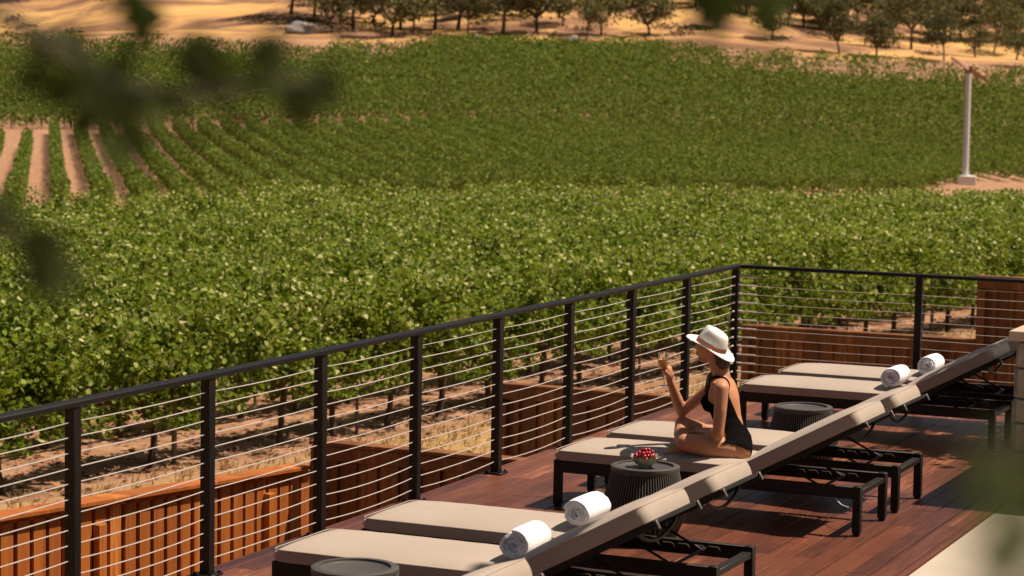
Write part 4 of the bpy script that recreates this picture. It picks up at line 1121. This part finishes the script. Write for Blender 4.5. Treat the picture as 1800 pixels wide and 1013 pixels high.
    e.build('eyebrows', M['hair'], t); e = MB(); ell(e, H(-.1065, 0, -.0685)-B, (.010, .020, .0055)); ell(e, H(-.1045, 0, -.080)-B, (.010, .018, .0065)); e.build('lips', M['lips'], t)
    # ---- hat
    ht = bpy.data.objects.new('hat', None); C.objects.link(ht); ht.parent = t
    front = at(1203, 592.5, yc); back = at(1291, 640, yc); mid = (front+back)/2
    tilt = math.atan2(front.z-back.z, back.x-front.x)
    cen = at(1250.0, 609, yc)
    ht.location = cen-B; ht.rotation_euler = (0, tilt, 0); ht.scale = (.97, .97, .94)
    def rad_(a):       # oval
        return 1/math.sqrt((math.cos(a)/1.06)**2+(math.sin(a)/.92)**2)
    m = MB(); n = 64; rings = []
    prof = []
    def ringpts(r0, z, fn=None): 
        out = []
        for j in range(n):
            a = j*2*math.pi/n; q = r0*rad_(a); zz = z+(fn(a) if fn else 0); out.append((q*math.cos(a), q*math.sin(a), zz))
        return out
    L0 = []
    curl = lambda k: (lambda a: k*(abs(math.sin(a))**2)*.016-.016*k*max(0, math.cos(a))-.004*k*max(0, -math.cos(a)))
    for rr0, k in ((.094, 0), (.112, .25), (.132, .6), (.150, .9), (.164, 1.15)): L0.append(ringpts(rr0, .0, curl(k)))
    for rr0, k in ((.166, 1.18), (.164, 1.15), (.150, .9), (.132, .6), (.112, .25), (.094, 0)): L0.append([(x, y, z-.004) for x, y, z in ringpts(rr0, .0, curl(k))])
    vs = [p_ for r_ in L0 for p_ in r_]; fs = [(i*n+j, i*n+(j+1) % n, ((i+1) % len(L0))*n+(j+1) % n, ((i+1) % len(L0))*n+j) for i in range(len(L0)) for j in range(n)]
    m.add(vs, fs); m.build('brim', M['hat'], ht)
    m = MB(); L0 = []
    for z, r0 in ((-.004, .097), (.02, .096), (.05, .092), (.08, .086), (.100, .080), (.112, .070), (.114, .058), (.106, .042), (.098, .022), (.094, .004)):
        ring = []
        for j in range(n):
            a = j*2*math.pi/n; q = r0*rad_(a); x, y = q*math.cos(a), q*math.sin(a); zz = z
            if z > .06:
                pin = math.exp(-((abs(a-math.pi)-.55)/.28)**2)*.014*(z/.11); q2 = 1-pin/max(r0, .01); x *= q2; y *= q2
                zz += -.010*max(0, -x/.09)*0+.012*(-x/.09)
            ring.append((x, y, zz))
        L0.append(ring)
    vs = [p_ for r_ in L0 for p_ in r_]; fs = [(i*n+j, i*n+(j+1) % n, (i+1)*n+(j+1) % n, (i+1)*n+j) for i in range(len(L0)-1) for j in range(n)]+[tuple((len(L0)-1)*n+j for j in range(n))]
    m.add(vs, fs); m.build('crown', M['hat'], ht, ang=60)
    m = MB(); L0 = [ringpts(r_, z_) for r_, z_ in ((.0985, .001), (.1015, .003), (.0995, .028), (.0965, .030))]
    vs = [p_ for r_ in L0 for p_ in r_]; fs = [(i*n+j, i*n+(j+1) % n, (i+1)*n+(j+1) % n, (i+1)*n+j) for i in range(3) for j in range(n)]
    m.add(vs, fs); m.build('hat_band', M['band'], ht)
    # ---- wine glass
    g0 = at(1168, 678, yc-.01); g = thing('wine_glass', 'stemmed glass of amber wine held up in the seated woman\'s right hand', 'glass', g0); g.rotation_euler = (R(3), R(-4), 0)
    m = MB(); k = 1.0
    m.lathe([(.0, .000), (.031, .000), (.031, .002), (.012, .005), (.0042, .011), (.0035, .040), (.0037, .085), (.008, .095), (.024, .112), (.032, .135), (.0325, .158), (.029, .195), (.0265, .215),
             (.0256, .215), (.028, .195), (.0313, .158), (.0308, .136), (.023, .114), (.008, .099), (0, .098)], n=40)
    m.build('glass_body', M['glass'], g)
    m = MB(); m.lathe([(0, .0995), (.0075, .1005), (.0222, .1150), (.0298, .1365), (.0308, .158), (.0300, .170), (0, .170)], n=40); m.build('wine', M['wine'], g)
woman()
m = MB(); m.tube([at(1466, 862, -5.6), at(1468, 876, -5.65), at(1478, 887, -5.75), at(1492, 893, -5.85), at(1502, 893, -5.93)], .0035, 6)
tag(m.build('cord', M['towel']), 'thin white cord hanging from the lounger frame behind the woman, near its head leg', 'cord')

# ------------------------------------------------------------------ near branches (out of focus)
def sprig(label, path, leafs, dist, size, mat_, seed, n_per=16, spread=.03):
    """path: photo points of a stem at a given distance; leafs: (px, py, spread px)"""
    r = np.random.default_rng(seed)
    def P(px, py, d): 
        v = ray(px, py).normalized(); return CAM+v*d
    t = thing('oak_branch', label, 'branch', P(*path[0], dist))
    o0 = P(*path[0], dist)
    m = MB(); m.tube([P(x, y, dist)-o0 for x, y in path], [.006-.004*i/len(path) for i in range(len(path))], 6); m.build('twig', M['bark'], t)
    pts = []
    for (px, py, sp, k) in leafs:
        for _ in range(k):
            q = P(px+r.normal(0, sp), py+r.normal(0, sp), dist*(1+r.normal(0, .05)))
            pts.append(tuple(q-o0))
    pts = np.array(pts); V, F, vr = leaves(pts, r.uniform(.7, 1.3, len(pts))*size, .2, None, r)
    me = big_mesh('leaves', V, F, vr); addobj('leaves', me, mat_, t)
sprig('dark blurred oak branch hanging over the upper left of the vineyard', [(-150, -60), (60, 60), (200, 150), (330, 170), (470, 150), (590, 140)],
      [(240, 20, 13, 13), (250, 55, 12, 8), (140, 55, 23, 6), (60, 110, 31, 8), (130, 155, 25, 16), (190, 180, 25, 24), (215, 205, 19, 13), (205, 260, 13, 6), (255, 175, 31, 10), (345, 95, 17, 13), (365, 115, 13, 8), (430, 130, 28, 6), (468, 85, 13, 10), (470, 115, 13, 6), (520, 180, 17, 13), (575, 140, 12, 10), (560, 165, 13, 6), (310, 215, 23, 6), (400, 190, 34, 6)], 1.3, .015, M['branchshaded'], 1)
sprig('dark blurred oak twig at the left edge in front of the near vines', [(-140, 300), (0, 380), (60, 440), (100, 500)],
      [(10, 385, 16, 19), (20, 350, 9, 6), (70, 450, 19, 10), (95, 490, 19, 16), (60, 500, 19, 6), (90, 430, 16, 3)], 1.1, .013, M['branchshaded'], 2)
sprig('dark blurred oak twig dipping in from the top edge right of centre', [(1180, -160), (1260, -40), (1300, -20), (1355, -10)],
      [(1260, 5, 12, 12), (1268, 38, 7, 6), (1240, -10, 10, 6), (1352, 0, 11, 12), (1350, 25, 8, 6), (1230, 20, 8, 2)], 1.4, .017, M['branchshaded'], 3)
sprig('soft green blurred leaves in front of the patio at the lower right', [(1950, 700), (1800, 830), (1740, 950), (1780, 1080)],
      [(1760, 895, 32, 7), (1790, 975, 32, 13), (1750, 945, 22, 5), (1815, 875, 45, 7), (1705, 845, 32, 4), (1820, 1045, 42, 11), (1765, 805, 32, 3)], .55, .0075, M['branchlit'], 4)

# ------------------------------------------------------------------ shade tree beyond the right edge
def shade_tree():
    x, y = 6.7, -.5
    t = thing('oak_tree', 'leafy oak beside the patio, outside the right edge, that dapples the far loungers', 'tree', (x, y, -.01))
    m = MB(); m.tube([(0, 0, 0), (.1, 0, 1.6), (-.2, 0, 3.0)], [.2, .15, .12], 10)
    for e in ((-1.6, -.6, 4.2), (-1.0, .9, 4.6), (.8, .2, 4.8), (-2.2, .3, 3.9)): m.tube([(-.2, 0, 2.9), (e[0]*.5, e[1]*.5, 3.8), e], [.09, .06, .02], 7)
    m.build('trunk', M['bark'], t)
    V, F, vr = crown_mesh(900, 2600, 1.05, 1.6, .11); V = V+np.array([-1.5, 0.1, 4.4])
    me = big_mesh('crown', V, F, vr); addobj('crown', me, M['oak'], t)
shade_tree()

# ------------------------------------------------------------------ unseen oaks added to cut sky light and patio bounce
def added_shade_oaks():
    tm, cm = oak_parts(950, 8.5, 3.6, 2400, .42)
    for n_, (x, y) in enumerate([(9.6, -8.5), (9.8, -14.5), (-3, -31), (4.5, -33), (12, -31), (14, -22)]):
        t = thing('oak_tree', 'unseen oak added to block sky light and patio bounce, %s counted from the pillar' % ordinal(n_), 'tree', (x, y, -.01 if x > 3 and y > -25 else hg(x, y)), n_*1.3, 'added shading oaks out of view')
        o = bpy.data.objects.new('crown', cm); C.objects.link(o); o.parent = t
        o = bpy.data.objects.new('trunk', tm); C.objects.link(o); o.parent = t
added_shade_oaks()
